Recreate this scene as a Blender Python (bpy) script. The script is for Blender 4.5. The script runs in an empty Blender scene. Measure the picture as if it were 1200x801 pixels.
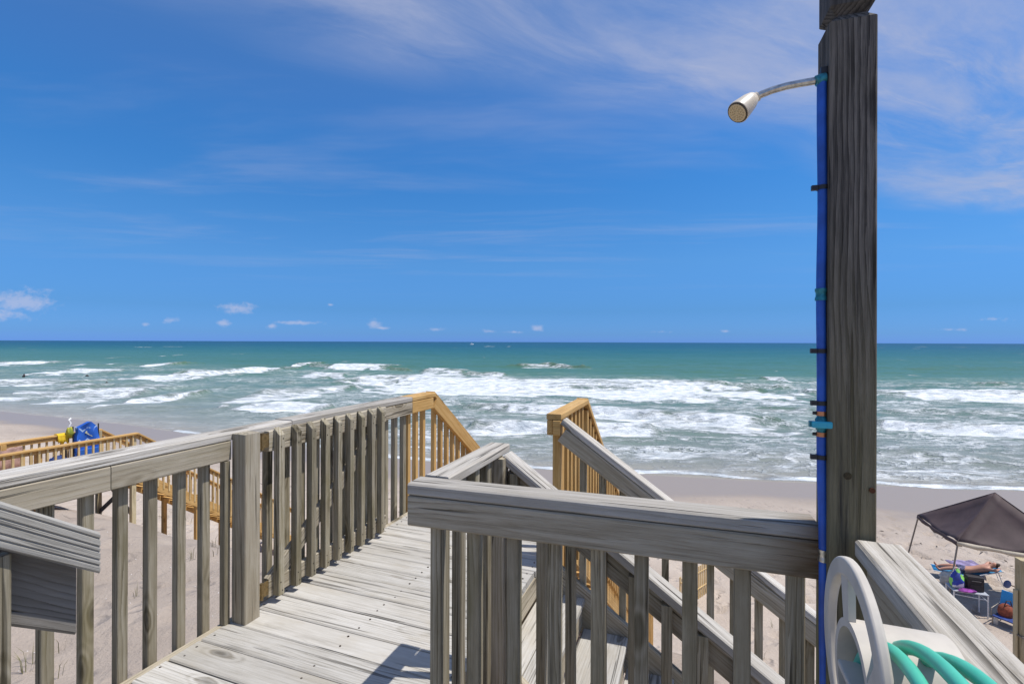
import bpy, bmesh, math, random
import numpy as np
from mathutils import Vector, Matrix
random.seed(7)
R = math.radians
scene = bpy.context.scene
COL = scene.collection

# ------------------------------------------------------------------ camera
F = 566.7                      # focal length in photo pixels (17 mm on 36 mm)
ROLL = 0.0033
CAMZ = 1.35                    # deck surface is z = 0
cam_d = bpy.data.cameras.new('camera')
cam_d.lens = 17.0; cam_d.sensor_width = 36.0
cam_d.clip_start = 0.02; cam_d.clip_end = 90000
cam = bpy.data.objects.new('camera', cam_d); COL.objects.link(cam)
cam.matrix_world = Matrix.Translation((0, 0, CAMZ)) @ Matrix.Rotation(R(90), 4, 'X') @ Matrix.Rotation(ROLL, 4, 'Z')
scene.camera = cam

# walkway axes: D1 runs out to sea along the walkway, D2 across it to the right
D1 = Vector((0.3474, 0.9377, 0)); D2 = Vector((0.9377, -0.3474, 0)); UP = Vector((0, 0, 1))

# ------------------------------------------------------------------ sun and sky
EL = R(66)
sun_h = (D2 + D1 * 0.27).normalized()
SUN = Vector((sun_h.x * math.cos(EL), sun_h.y * math.cos(EL), math.sin(EL)))
sl = bpy.data.lights.new('sun', 'SUN'); sl.energy = 4.6; sl.angle = R(0.53); sl.color = (1.0, 0.96, 0.90)
so = bpy.data.objects.new('sun', sl); COL.objects.link(so)
so.rotation_euler = (-SUN).to_track_quat('-Z', 'Y').to_euler(); so.location = (0, 0, 60)
scene.view_settings.view_transform = 'Standard'; scene.view_settings.look = 'None'
scene.view_settings.exposure = 0.0; scene.view_settings.gamma = 1.0


class NT:
    """small helper for node trees"""
    def __init__(s, tree):
        s.t = tree; s.n = tree.nodes; s.l = tree.links
    def new(s, typ, **kw):
        nd = s.n.new(typ)
        for k, v in kw.items(): setattr(nd, k, v)
        return nd
    def put(s, sock, v):
        if isinstance(v, bpy.types.NodeSocket): s.l.new(v, sock)
        elif v is not None:
            if hasattr(sock, 'default_value'):
                if isinstance(v, (tuple, list)) and len(v) == 3 and sock.type == 'RGBA': v = (*v, 1)
                sock.default_value = v
    def math(s, op, a, b=None, c=None, clamp=False):
        nd = s.new('ShaderNodeMath', operation=op, use_clamp=clamp)
        s.put(nd.inputs[0], a); s.put(nd.inputs[1], b); s.put(nd.inputs[2], c)
        return nd.outputs[0]
    def vmath(s, op, a, b=None):
        nd = s.new('ShaderNodeVectorMath', operation=op)
        s.put(nd.inputs[0], a)
        if op == 'SCALE': s.put(nd.inputs['Scale'], b)
        else: s.put(nd.inputs[1], b)
        return nd.outputs['Value' if op in ('LENGTH', 'DOT_PRODUCT') else 'Vector']
    def noise(s, vec, scale=1, detail=4, rough=.55, dist=0, col=False):
        nd = s.new('ShaderNodeTexNoise'); s.put(nd.inputs['Vector'], vec)
        nd.inputs['Scale'].default_value = scale; nd.inputs['Detail'].default_value = detail
        nd.inputs['Roughness'].default_value = rough; nd.inputs['Distortion'].default_value = dist
        return nd.outputs['Color' if col else 'Fac']
    def voro(s, vec, scale=1, feature='F1', rnd=1.0):
        nd = s.new('ShaderNodeTexVoronoi', feature=feature); s.put(nd.inputs['Vector'], vec)
        nd.inputs['Scale'].default_value = scale; nd.inputs['Randomness'].default_value = rnd
        return nd.outputs['Distance']
    def scl(s, vec, sc):
        return s.vmath('MULTIPLY', vec, tuple(sc))
    def smooth(s, v, a, b, lo=0.0, hi=1.0):
        nd = s.new('ShaderNodeMapRange', interpolation_type='SMOOTHSTEP')
        s.put(nd.inputs[0], v); s.put(nd.inputs[1], a); s.put(nd.inputs[2], b); s.put(nd.inputs[3], lo); s.put(nd.inputs[4], hi)
        return nd.outputs[0]
    def mix(s, f, a, b, blend='MIX'):
        nd = s.new('ShaderNodeMix', data_type='RGBA', blend_type=blend)
        s.put(nd.inputs[0], f); s.put(nd.inputs[6], a); s.put(nd.inputs[7], b)
        return nd.outputs[2]
    def ramp(s, f, stops):
        nd = s.new('ShaderNodeValToRGB'); s.put(nd.inputs[0], f)
        el = nd.color_ramp.elements
        while len(el) < len(stops): el.new(0.5)
        for e, (p, c) in zip(el, stops): e.position = p; e.color = (*c, 1)
        return nd.outputs[0]
    def comb(s, x, y, z=0.0):
        nd = s.new('ShaderNodeCombineXYZ')
        s.put(nd.inputs[0], x); s.put(nd.inputs[1], y); s.put(nd.inputs[2], z)
        return nd.outputs[0]
    def sep(s, v):
        nd = s.new('ShaderNodeSeparateXYZ'); s.put(nd.inputs[0], v)
        return nd.outputs


world = bpy.data.worlds.new('World'); scene.world = world; world.use_nodes = True
w = NT(world.node_tree); w.n.clear()
sky = w.new('ShaderNodeTexSky', sky_type='NISHITA', sun_disc=False)
sky.sun_elevation = EL; sky.sun_rotation = math.atan2(SUN.x, SUN.y)
sky.air_density = 1.0; sky.dust_density = 0.3; sky.ozone_density = 3.0; sky.altitude = 0
tc = w.new('ShaderNodeTexCoord')
dx, dy, dz = w.sep(tc.outputs['Generated'])
zc = w.math('MAXIMUM', dz, 0.015)
px_ = w.math('DIVIDE', dx, zc); py_ = w.math('DIVIDE', dy, zc)          # where the view ray meets a cloud layer
# the sky colour: the deeper, bluer grade of the photograph's polarised sky, by elevation
elev = w.math('MAXIMUM', dz, 0.0)
tint = w.ramp(w.math('MULTIPLY', elev, 1 / .6, clamp=True), [(0.0, (.088, .205, .64)), (0.027, (.084, .200, .52)), (0.103, (.087, .198, .412)), (0.257, (.131, .272, .438)), (0.38, (.128, .300, .466)),
              (0.50, (.116, .312, .492)), (0.61, (.130, .331, .518)), (0.71, (.165, .348, .530)), (0.84, (.205, .372, .538)), (1.0, (.225, .385, .540))])
skyc = w.mix(1.0, sky.outputs[0], w.vmath('SCALE', tint, 2.0), 'MULTIPLY')
# cirrus sheet
cp = w.comb(px_, py_)
warp = w.noise(w.scl(cp, (0.6, 0.6, 1)), 1, 3, .5, 0, True)
cpw = w.vmath('ADD', cp, w.scl(w.vmath('SUBTRACT', warp, (.5, .5, .5)), (.55, .55, 0)))
rot = w.new('ShaderNodeVectorRotate', rotation_type='Z_AXIS'); w.put(rot.inputs['Vector'], cpw); rot.inputs['Angle'].default_value = R(-24)
st = w.noise(w.scl(rot.outputs[0], (0.9, 2.6, 1)), 1, 7, .62, .35)
st2 = w.noise(w.scl(rot.outputs[0], (0.55, 0.8, 1)), 1, 3, .5, .2)
edge = w.math('SUBTRACT', w.math('MULTIPLY_ADD', px_, 0.50, 2.02), py_)
edge = w.math('ADD', edge, w.math('MULTIPLY', w.math('SUBTRACT', st2, .5), 1.3))
sheet = w.math('MULTIPLY', w.smooth(edge, -0.10, 0.60), w.math('MULTIPLY_ADD', w.smooth(st, 0.28, 0.74), .85, .15))
thin = w.math('MULTIPLY', w.smooth(w.noise(w.scl(cpw, (0.20, 0.66, 1)), 1, 6, .62, .3), 0.47, 0.75), 0.36)
thin = w.math('MULTIPLY', thin, w.smooth(dz, 0.08, 0.2))
wisp = w.noise(w.scl(rot.outputs[0], (1.5, 5.2, 1)), 1, 8, .66, .5)
wisp = w.math('MULTIPLY', w.smooth(wisp, .50, .74), w.smooth(edge, -.25, .9))
cirrus = w.math('MAXIMUM', w.math('MULTIPLY', sheet, 0.74), thin)
cirrus = w.math('ADD', cirrus, w.math('MULTIPLY', wisp, .26), clamp=True)
skyc = w.mix(cirrus, skyc, (3.25, 3.55, 4.75))
# small cumulus low over the horizon (azimuth slope, elevation slope, half sizes)
az = w.math('DIVIDE', dx, w.math('MAXIMUM', dy, 0.05)); ev = w.math('DIVIDE', dz, w.math('MAXIMUM', dy, 0.05))
front = w.smooth(dy, 0.05, 0.15)
puffs = [(24, 353, 60, 20, 0), (-20, 368, 80, 12, 0), (278, 361, 30, 9, 0), (262, 379, 13, 7, .05), (200, 375, 17, 6, .05), (170, 380, 8, 4, .1), (438, 379, 13, 8, 0),
         (387, 357, 6, 3, .1), (352, 378, 42, 4, .05), (318, 382, 14, 5, .1), (447, 384, 26, 4, .2), (512, 386, 24, 5, .22), (575, 388, 30, 5, .25), (629, 384, 14, 7, .1), (605, 389, 40, 4, .25), (772, 389, 26, 4, .3),
         (850, 388, 20, 5, .28), (1112, 386, 60, 5, .3), (1165, 374, 46, 6, .25)]
pm = None
av = w.comb(az, ev)
nz = w.noise(w.scl(av, (38, 60, 1)), 1, 6, .65, .2)
for (qx, qy, hw, hh, fnt) in puffs:
    c = ((qx - 600) / F, (400.5 + .0033 * (qx - 600) - qy) / F, 0)
    dd = w.vmath('LENGTH', w.scl(w.vmath('SUBTRACT', av, c), (F / hw, F / hh, 1)))
    b = w.math('SUBTRACT', 1.0 - fnt * 1.6, dd)
    pm = b if pm is None else w.math('MAXIMUM', pm, b)
pm = w.math('ADD', w.math('MAXIMUM', pm, -1.0), w.math('MULTIPLY', w.math('SUBTRACT', nz, .5), 1.9))
cum = w.math('MULTIPLY', w.math('MULTIPLY', w.smooth(pm, 0.12, 0.95), front), 0.55)
skyc = w.mix(cum, skyc, (3.9, 4.1, 5.4))
bg = w.new('ShaderNodeBackground'); w.put(bg.inputs[0], skyc); bg.inputs[1].default_value = 0.14
wo = w.new('ShaderNodeOutputWorld'); w.l.new(bg.outputs[0], wo.inputs[0])


# ------------------------------------------------------------------ helpers
def ray(px, py):
    cx = (px - 600) / F; cy = -(py - 400.5) / F
    return Vector((cx - ROLL * cy, 1.0, cy + ROLL * cx))
def at_z(px, py, z):                     # point at height z that lies under / over this direction
    r = ray(px, py); t = (z - CAMZ) / r.z
    return Vector((r.x * t, t, z))
def at_d(px, py, y):
    r = ray(px, py); return Vector((r.x * y, y, CAMZ + r.z * y))
def W(s, u, z): return D1 * s + D2 * u + UP * z
def s_of(px, u):                         # position along the walkway seen in photo column px on the line at offset u
    q = (px - 600) / F
    return (q * (-.3474 * u) - .9377 * u) / (.3474 - .9377 * q)

WM = {}
def link(name, data, M=None, parent=None, mat=None):
    o = bpy.data.objects.new(name, data); COL.objects.link(o)
    M = M or Matrix.Identity(4)
    WM[o] = M
    if parent:
        o.parent = parent; o.matrix_basis = WM[parent].inverted() @ M
    else: o.matrix_basis = M
    if mat and data and not data.materials: data.materials.append(mat)
    return o
def tag(o, label=None, cat=None, group=None, kind=None):
    if label: o['label'] = label
    if cat: o['category'] = cat
    if group: o['group'] = group
    if kind: o['kind'] = kind
    return o
def thing(name, label, cat, loc, group=None):
    o = link(name, None, Matrix.Translation(loc)); o.empty_display_size = .1
    return tag(o, label, cat, group)
def mesh_from(name, verts, faces, smooth=False):
    me = bpy.data.meshes.new(name); me.from_pydata([tuple(v) for v in verts], [], faces); me.update()
    if smooth: me.shade_smooth()
    return me
def finish(bm, name, smooth=True):
    me = bpy.data.meshes.new(name); bmesh.ops.recalc_face_normals(bm, faces=bm.faces); bm.to_mesh(me); bm.free()
    if smooth: me.shade_smooth()
    return me

BOARDS = {}
def board_mesh(L, wd, th, b, mat, prof=None, shear=0.0):
    key = (round(L, 3), round(wd, 4), round(th, 4), b, mat.name, id(prof) if prof else 0, shear)
    if key in BOARDS: return BOARDS[key]
    y, z = wd / 2, th / 2
    sec = prof or [(-y + b, -z), (y - b, -z), (y, -z + b), (y, z - b), (y - b, z), (-y + b, z), (-y, z - b), (-y, -z + b)]
    n = len(sec)
    vs = [(shear * a, a, c) for a, c in sec] + [(L + shear * a, a, c) for a, c in sec]
    fs = [(i, (i + 1) % n, n + (i + 1) % n, n + i) for i in range(n)]
    fs = [tuple(reversed(f)) for f in fs]
    fs += [tuple(range(n)), tuple(reversed(range(n, 2 * n)))]
    fs = [tuple(reversed(f)) for f in fs]
    me = mesh_from('board', vs, fs); me.materials.append(mat)
    bm = bmesh.new(); bm.from_mesh(me); bmesh.ops.recalc_face_normals(bm, faces=bm.faces); bm.to_mesh(me); bm.free()
    BOARDS[key] = me
    return me
def board(name, p0, p1, wd, th, mat, parent=None, up=UP, b=.004, prof=None, jit=0.0, shear=0.0):
    """p0,p1: ends of the centre line; th is measured along 'up', wd across"""
    p0 = Vector(p0); p1 = Vector(p1)
    ex = p1 - p0; L = ex.length; ex.normalize()
    ez = (Vector(up) - ex * ex.dot(Vector(up))).normalized(); ey = ez.cross(ex)
    M = Matrix(((ex.x, ey.x, ez.x, p0.x), (ex.y, ey.y, ez.y, p0.y), (ex.z, ey.z, ez.z, p0.z), (0, 0, 0, 1)))
    if jit:
        M = M @ Matrix.Translation((0, random.uniform(-jit, jit), random.uniform(-jit, jit))) @ Matrix.Rotation(random.uniform(-jit, jit) * 1.2, 4, 'X') @ Matrix.Rotation(random.uniform(-jit, jit) * .8 / max(L, .5), 4, 'Z')
    return link(name, board_mesh(L, wd, th, b, mat, prof, shear), M, parent)
def stick(name, base, z0, z1, a, bsz, mat, parent, axis=D1, b=.003, jit=.0):
    """vertical piece; 'a' along axis, 'bsz' across"""
    base = Vector((base[0], base[1], 0))
    return board(name, base + UP * z0, base + UP * z1, bsz, a, mat, parent, up=axis, b=b, jit=jit)

def tube_bm(bm, pts, r, n=10, cap=True):
    pts = [Vector(p) for p in pts]; rr = r if isinstance(r, (list, tuple)) else [r] * len(pts)
    t = (pts[1] - pts[0]).normalized()
    nx = t.orthogonal().normalized(); rings = []
    for i, p in enumerate(pts):
        a = pts[max(i - 1, 0)]; c = pts[min(i + 1, len(pts) - 1)]
        t = (c - a).normalized(); nx = (nx - t * nx.dot(t)).normalized(); ny = t.cross(nx)
        rings.append([bm.verts.new(p + (nx * math.cos(2 * math.pi * k / n) + ny * math.sin(2 * math.pi * k / n)) * rr[i]) for k in range(n)])
    for i in range(len(rings) - 1):
        for k in range(n):
            bm.faces.new((rings[i][k], rings[i][(k + 1) % n], rings[i + 1][(k + 1) % n], rings[i + 1][k]))
    if cap:
        bm.faces.new(rings[0]); bm.faces.new(rings[-1])
def tube(name, pts, r, mat, parent=None, n=10, smooth=True):
    bm = bmesh.new(); tube_bm(bm, pts, r, n)
    me = finish(bm, name, smooth)
    if smooth:
        me.set_sharp_from_angle(angle=R(50))
    return link(name, me, None, parent, mat)
def box_bm(bm, c, ax, ay, az_, sx, sy, sz):
    c = Vector(c); v = []
    for i in (-1, 1):
        for j in (-1, 1):
            for k in (-1, 1): v.append(bm.verts.new(c + ax * (i * sx / 2) + ay * (j * sy / 2) + az_ * (k * sz / 2)))
    for f in ((0, 1, 3, 2), (4, 6, 7, 5), (0, 4, 5, 1), (2, 3, 7, 6), (0, 2, 6, 4), (1, 5, 7, 3)): bm.faces.new([v[i] for i in f])
def obj(name, bm, mat, parent=None, smooth=False, bevel=0, M=None):
    if bevel:
        bmesh.ops.recalc_face_normals(bm, faces=bm.faces)
        bmesh.ops.bevel(bm, geom=list(bm.edges), offset=bevel, segments=2, profile=.6, affect='EDGES')
    me = finish(bm, name, smooth)
    if smooth: me.set_sharp_from_angle(angle=R(45))
    return link(name, me, M, parent, mat)


# ------------------------------------------------------------------ materials
def base_mat(name):
    m = bpy.data.materials.new(name); m.use_nodes = True
    t = NT(m.node_tree); bs = t.n['Principled BSDF']
    return m, t, bs
def wood(name, dark, mid, light, ring=.35, crack=.75, rough=.85, tint=(.30, .26, .17), tint_amt=.3, vary=.16, bump=.5, stain=None, ringf=1.0, ringl=.9, contr=1.45):
    m, t, bs = base_mat(name)
    tc = t.new('ShaderNodeTexCoord'); oi = t.new('ShaderNodeObjectInfo')
    off = t.vmath('SCALE', (91.3, 37.7, 53.1), oi.outputs['Random'])
    v = t.vmath('ADD', tc.outputs['Object'], off)
    low = t.noise(t.scl(v, (ringl, 6, 6)), 1, 3, .5)
    g1 = t.noise(t.scl(v, (1.5, 48, 48)), 1, 6, .7, .5)
    g2 = t.noise(t.scl(v, (9, 420, 420)), 1, 4, .7)
    x, y, z = t.sep(v)
    ph = t.math('ADD', t.math('MULTIPLY_ADD', z, 330 * ringf, t.math('MULTIPLY', y, 420 * ringf)), t.math('MULTIPLY_ADD', low, 40, t.math('MULTIPLY', g1, 5.0)))
    rg = t.math('SUBTRACT', 1.0, t.math('POWER', t.math('FRACT', t.math('MULTIPLY', ph, .159)), 2.5))
    # knots
    kv = t.vmath('ADD', t.scl(v, (2.1, 6.5, 6.5)), t.scl(t.noise(v, 5, 2, .5, 0, True), (.25, .25, .25)))
    kd = t.voro(kv, 1.0)
    knot = t.smooth(kd, .05, .16, 1, 0)
    kring = t.math('MULTIPLY', t.math('MULTIPLY_ADD', t.math('SINE', t.math('MULTIPLY', kd, 60)), .5, .5), t.smooth(kd, .1, .34, 1, 0))
    fac = t.math('ADD', t.math('MULTIPLY', g1, .58), t.math('MULTIPLY', g2, .34))
    fac = t.math('ADD', fac, t.math('MULTIPLY', t.math('MULTIPLY', t.math('SUBTRACT', rg, .5), ring * 1.5), t.smooth(low, .35, .65)))
    fac = t.math('SUBTRACT', fac, t.math('MULTIPLY', kring, .22))
    rb_ = t.math('FRACT', t.math('MULTIPLY', oi.outputs['Random'], 31.7))
    ck_ = t.math('MULTIPLY_ADD', rb_, .9, contr - .45)
    fac = t.math('MULTIPLY_ADD', t.math('SUBTRACT', fac, .47), ck_, t.math('MULTIPLY_ADD', t.noise(t.scl(v, (2.6, 11, 11)), 1, 5, .65), .34, .30))
    col = t.ramp(fac, [(.12, dark), (.45, mid), (.80, light)])
    patch = t.smooth(t.noise(t.scl(v, (2.2, 7, 7)), 1, 4, .6), .48, .72)
    col = t.mix(t.math('MULTIPLY', patch, tint_amt), col, tint)
    wear = t.smooth(t.noise(t.scl(v, (4.5, 16, 16)), 1, 5, .65), .50, .70)
    col = t.mix(t.math('MULTIPLY', wear, .28), col, light)
    col = t.mix(t.math('MULTIPLY', knot, .75), col, tuple(c * .55 for c in dark))
    cr = t.noise(t.scl(v, (1.7, 62, 62)), 1, 2, .5, .3)
    ck = t.math('MULTIPLY', t.smooth(cr, .60, .66), t.smooth(t.noise(t.scl(v, (1.2, 9, 9)), 1, 2, .5), .42, .56))
    col = t.mix(t.math('MULTIPLY', ck, crack), col, tuple(c * .35 for c in dark))
    if stain:                                    # a run of rust / algae with its own place on the piece: (x0, x1, colour, amount)
        for (x0, x1, sc_, am) in stain:
            sx = t.sep(tc.outputs['Object'])[0]
            sm = t.math('MULTIPLY', t.smooth(sx, x0, x1), t.smooth(g1, .25, .6))
            col = t.mix(t.math('MULTIPLY', sm, am), col, sc_)
    val = t.math('MULTIPLY_ADD', t.math('FRACT', t.math('MULTIPLY', oi.outputs['Random'], 7.13)), vary * 2, 1 - vary)
    col = t.mix(1.0, col, t.comb(val, val, val), 'MULTIPLY')
    t.put(bs.inputs['Base Color'], col); bs.inputs['Roughness'].default_value = rough
    bs.inputs['Specular IOR Level'].default_value = .25
    bp = t.new('ShaderNodeBump'); bp.inputs['Strength'].default_value = bump * 1.3; bp.inputs['Distance'].default_value = .004
    hgt = t.math('SUBTRACT', fac, t.math('MULTIPLY', ck, 1.2))
    t.put(bp.inputs['Height'], hgt); t.put(bs.inputs['Normal'], bp.outputs[0])
    return m
def plain(name, col, rough=.5, metal=0, spec=.5, var=.12, scale=40, col2=None, bump=0, emit=None):
    m, t, bs = base_mat(name)
    tc = t.new('ShaderNodeTexCoord')
    n = t.noise(tc.outputs['Object'], scale, 5, .6)
    c = t.mix(t.smooth(n, .3, .7), tuple(x * (1 - var) for x in col), col2 or tuple(min(1, x * (1 + var)) for x in col))
    t.put(bs.inputs['Base Color'], c); bs.inputs['Roughness'].default_value = rough
    bs.inputs['Metallic'].default_value = metal; bs.inputs['Specular IOR Level'].default_value = spec
    if bump:
        bp = t.new('ShaderNodeBump'); bp.inputs['Strength'].default_value = bump; bp.inputs['Distance'].default_value = .003
        t.put(bp.inputs['Height'], n); t.put(bs.inputs['Normal'], bp.outputs[0])
    return m

M_RAIL = wood('weathered_wood', (.145, .115, .07), (.345, .295, .215), (.50, .45, .36), ring=.16, tint=(.27, .235, .145), tint_amt=.4)
M_DECK = wood('deck_wood', (.21, .19, .155), (.425, .40, .355), (.56, .54, .50), ring=.14, tint=(.37, .325, .25), tint_amt=.5, vary=.13, crack=.7)
M_CAP = wood('bleached_wood', (.17, .145, .11), (.41, .375, .32), (.60, .57, .52), ring=.16, tint=(.33, .295, .24), tint_amt=.35, crack=.95)
RUST = [(.96, 1.13, (.10, .048, .012), .85)]
M_RAIL_R = wood('weathered_wood_rust', (.145, .115, .07), (.345, .295, .215), (.50, .45, .36), ring=.16, tint=(.27, .235, .145), tint_amt=.4, stain=RUST)
M_CAP_R = wood('bleached_wood_rust', (.17, .145, .11), (.41, .375, .32), (.60, .57, .52), ring=.16, tint=(.33, .295, .24), tint_amt=.35, crack=.95, stain=[(1.02, 1.13, (.13, .07, .025), .7)])
M_BAL = wood('baluster_wood', (.09, .072, .038), (.27, .232, .158), (.45, .405, .315), ring=.16, tint=(.17, .145, .07), tint_amt=.6, vary=.2)
M_STUB = wood('grooved_wood', (.22, .205, .175), (.38, .36, .32), (.50, .48, .44), ring=.1, tint_amt=.25, vary=.05)
M_DARKW = wood('dark_grey_wood', (.05, .042, .032), (.17, .155, .135), (.27, .255, .235), ring=.2, tint=(.11, .075, .035), tint_amt=.6, crack=.95)  # darker wood tone for the board under the handrail and the braces
M_POST = wood('grey_post_wood', (.016, .014, .013), (.066, .060, .053), (.20, .18, .155), ring=.10, ringf=1.1, ringl=1.2, contr=2.3, tint=(.07, .06, .035), tint_amt=.3, bump=.8, crack=.9,
              stain=[(1.75, .80, (.24, .205, .11), .75), (.80, .55, (.22, .235, .12), .4)])
M_POSTTOP = wood('shaded_post_wood', (.010, .010, .010), (.042, .040, .038), (.13, .12, .11), ring=.3, ringf=1.25, tint_amt=.1, crack=.9)  # post wood toned darker, carrying the shade under the top block
M_NEW = wood('new_yellow_wood', (.30, .155, .04), (.52, .31, .105), (.66, .44, .19), ring=.14, tint=(.45, .24, .07), tint_amt=.4, crack=.3, rough=.7, vary=.12, bump=.25)
M_NEWP = wood('pale_new_wood', (.34, .22, .09), (.56, .40, .19), (.70, .54, .30), ring=.14, tint=(.5, .3, .1), tint_amt=.35, crack=.2, rough=.75, vary=.12, bump=.2)
M_GPOST = wood('pale_post_wood', (.28, .22, .12), (.46, .38, .23), (.60, .51, .33), ring=.14, tint=(.4, .3, .14), tint_amt=.3, crack=.5)


# ------------------------------------------------------------------ numpy noise
rng = np.random.RandomState(5)
TAB = rng.rand(256, 256)
def vn(x, y, ox=0, oy=0):
    x = np.asarray(x) + ox; y = np.asarray(y) + oy
    xi = np.floor(x).astype(int); yi = np.floor(y).astype(int)
    fx = x - xi; fy = y - yi
    fx = fx * fx * (3 - 2 * fx); fy = fy * fy * (3 - 2 * fy)
    a = TAB[xi & 255, yi & 255]; b = TAB[(xi + 1) & 255, yi & 255]; c = TAB[xi & 255, (yi + 1) & 255]; d = TAB[(xi + 1) & 255, (yi + 1) & 255]
    return (a * (1 - fx) + b * fx) * (1 - fy) + (c * (1 - fx) + d * fx) * fy
def fbm(x, y, o=4, seed=0):
    r = 0; a = .5; k = 1
    for i in range(o):
        r = r + a * vn(x * k, y * k, seed * 17.3 + i * 31.7, seed * 9.1 + i * 13.9); a *= .5; k *= 2.03
    return r / (1 - .5 ** o)
def sst(x, a, b):
    t = np.clip((x - a) / (b - a), 0, 1); return t * t * (3 - 2 * t)

SEA = -6.8
SHX = np.array([-400, -120, -60, -38, -27.5, -12, 0, 14, 28.5, 60, 400.]); SHY = np.array([185, 80, 56, 47.2, 42, 35.2, 31.4, 28.6, 26.6, 24, 10.])
def shore(x): return np.interp(x, SHX, SHY)
def offshore(x, y):                      # metres inland (+) of the waterline
    return (shore(x) - y) * .957
def ground(x, y, detail=True):
    x = np.asarray(x, float); y = np.asarray(y, float)
    d = offshore(x, y)
    beach = SEA + np.where(d > 0, .055 * d, .05 * d)
    beach = np.maximum(beach, SEA - 3)
    dc = np.interp(x, [-40, -10, 0, 10, 40], [20.2, 20.5, 21.6, 22.8, 24])
    k = sst(d, dc - 3.6, dc + 3.4)
    z = beach * (1 - k) + (-2.25 + .02 * np.clip(d - dc, 0, 20)) * k
    if detail:
        dry = sst(d, 4, 9)
        z = z + (fbm(x * .45, y * .45, 3, 2) - .5) * .5 * k
        z = z + (fbm(x * 1.3, y * 1.3, 3, 1) - .5) * .13 * dry
        fp = vn(x * 2.6, y * 2.6, 3, 7) * vn(x * 4.1, y * 4.1, 30, 2)
        z = z - .17 * sst(fp, .36, .66) * dry * (1 - .6 * k)
    return z
def gz(x, y): return float(ground(np.array([x]), np.array([y]))[0])

def grid_mesh(name, X, Y, Z):
    n, m = X.shape
    co = np.stack([X, Y, Z], -1).reshape(-1, 3).astype(np.float32)
    idx = np.arange(n * m).reshape(n, m)
    q = np.stack([idx[:-1, :-1], idx[:-1, 1:], idx[1:, 1:], idx[1:, :-1]], -1).reshape(-1, 4)
    me = bpy.data.meshes.new(name)
    me.vertices.add(len(co)); me.vertices.foreach_set('co', co.ravel())
    me.loops.add(q.size); me.loops.foreach_set('vertex_index', q.ravel().astype(np.int32))
    me.polygons.add(len(q)); me.polygons.foreach_set('loop_start', np.arange(0, q.size, 4, dtype=np.int32))
    me.polygons.foreach_set('loop_total', np.full(len(q), 4, np.int32))
    me.update(calc_edges=True); me.shade_smooth()
    return me
def attr(me, name, arr):
    a = me.attributes.new(name, 'FLOAT', 'POINT'); a.data.foreach_set('value', arr.astype(np.float32).ravel())
def nonuni(parts):
    out = []
    for a, b, st in parts: out += list(np.arange(a, b - 1e-6, st))
    return np.array(out + [parts[-1][1]])

# ------------------------------------------------------------------ sand
gx = nonuni([(-400, -120, 20), (-120, -50, 4), (-50, -18, .8), (-18, 20, .13), (20, 50, .8), (50, 400, 20)])
gy = nonuni([(-30, 2, 2), (2, 20, .13), (20, 50, .3), (50, 200, 5)])
GX, GY = np.meshgrid(gx, gy)
GZ = ground(GX, GY)
me = grid_mesh('sand', GX, GY, GZ)
dd = offshore(GX, GY)
wetn = (fbm(GX * .12, GY * .35, 3, 8) - .5) * 5
attr(me, 'wet', 1 - sst(dd + wetn, 3.8, 8.0))
dcx = np.interp(GX, [-40, -10, 0, 10, 40], [20.2, 20.5, 21.6, 22.8, 24])
attr(me, 'dune', sst(dd + (fbm(GX * .3, GY * .3, 3, 5) - .5) * 4, dcx - 3, dcx + 1.5))
attr(me, 'damp', 1 - sst(dd + wetn, 7.0, 12.0))
m, t, bs = base_mat('beach_sand')
geo = t.new('ShaderNodeNewGeometry'); P = geo.outputs['Position']
wa = t.new('ShaderNodeAttribute', attribute_name='wet').outputs['Fac']; da = t.new('ShaderNodeAttribute', attribute_name='damp').outputs['Fac']
n1 = t.noise(P, .9, 5, .6); n2 = t.noise(P, 14, 4, .65); n3 = t.noise(P, 150, 2, .6)
c = t.ramp(n1, [(.3, (.42, .345, .28)), (.7, (.55, .465, .385))])
c = t.mix(t.math('MULTIPLY', t.smooth(n2, .52, .75), .22), c, (.26, .22, .19))
c = t.mix(t.math('MULTIPLY', t.smooth(n3, .62, .72), .35), c, (.72, .67, .60))
du = t.new('ShaderNodeAttribute', attribute_name='dune').outputs['Fac']
c = t.mix(t.math('MULTIPLY', du, .75), c, t.mix(n1, (.30, .245, .20), (.43, .36, .30)))
c = t.mix(t.math('MULTIPLY', da, .55), c, (.37, .315, .27))
c = t.mix(t.math('MULTIPLY', wa, .95), c, (.29, .235, .185))
t.put(bs.inputs['Base Color'], c)
t.put(bs.inputs['Roughness'], t.math('MULTIPLY_ADD', wa, -.62, .95))
t.put(bs.inputs['Specular IOR Level'], t.math('MULTIPLY_ADD', wa, .05, .15))
fpn = t.smooth(t.voro(t.vmath('ADD', P, t.scl(t.noise(P, 3, 2, .5, 0, True), (.3, .3, 0))), 2.3), .08, .38)
hh = t.math('ADD', t.math('MULTIPLY', n2, .5), t.math('MULTIPLY', n3, .12))
hh = t.math('ADD', hh, t.math('MULTIPLY', fpn, .8))
bp = t.new('ShaderNodeBump'); bp.inputs['Distance'].default_value = .10
t.put(bp.inputs['Strength'], t.math('MULTIPLY_ADD', wa, -.8, .82)); t.put(bp.inputs['Height'], hh); t.put(bs.inputs['Normal'], bp.outputs[0])
tag(link('sand', me, None, None, m), kind='structure')

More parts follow.
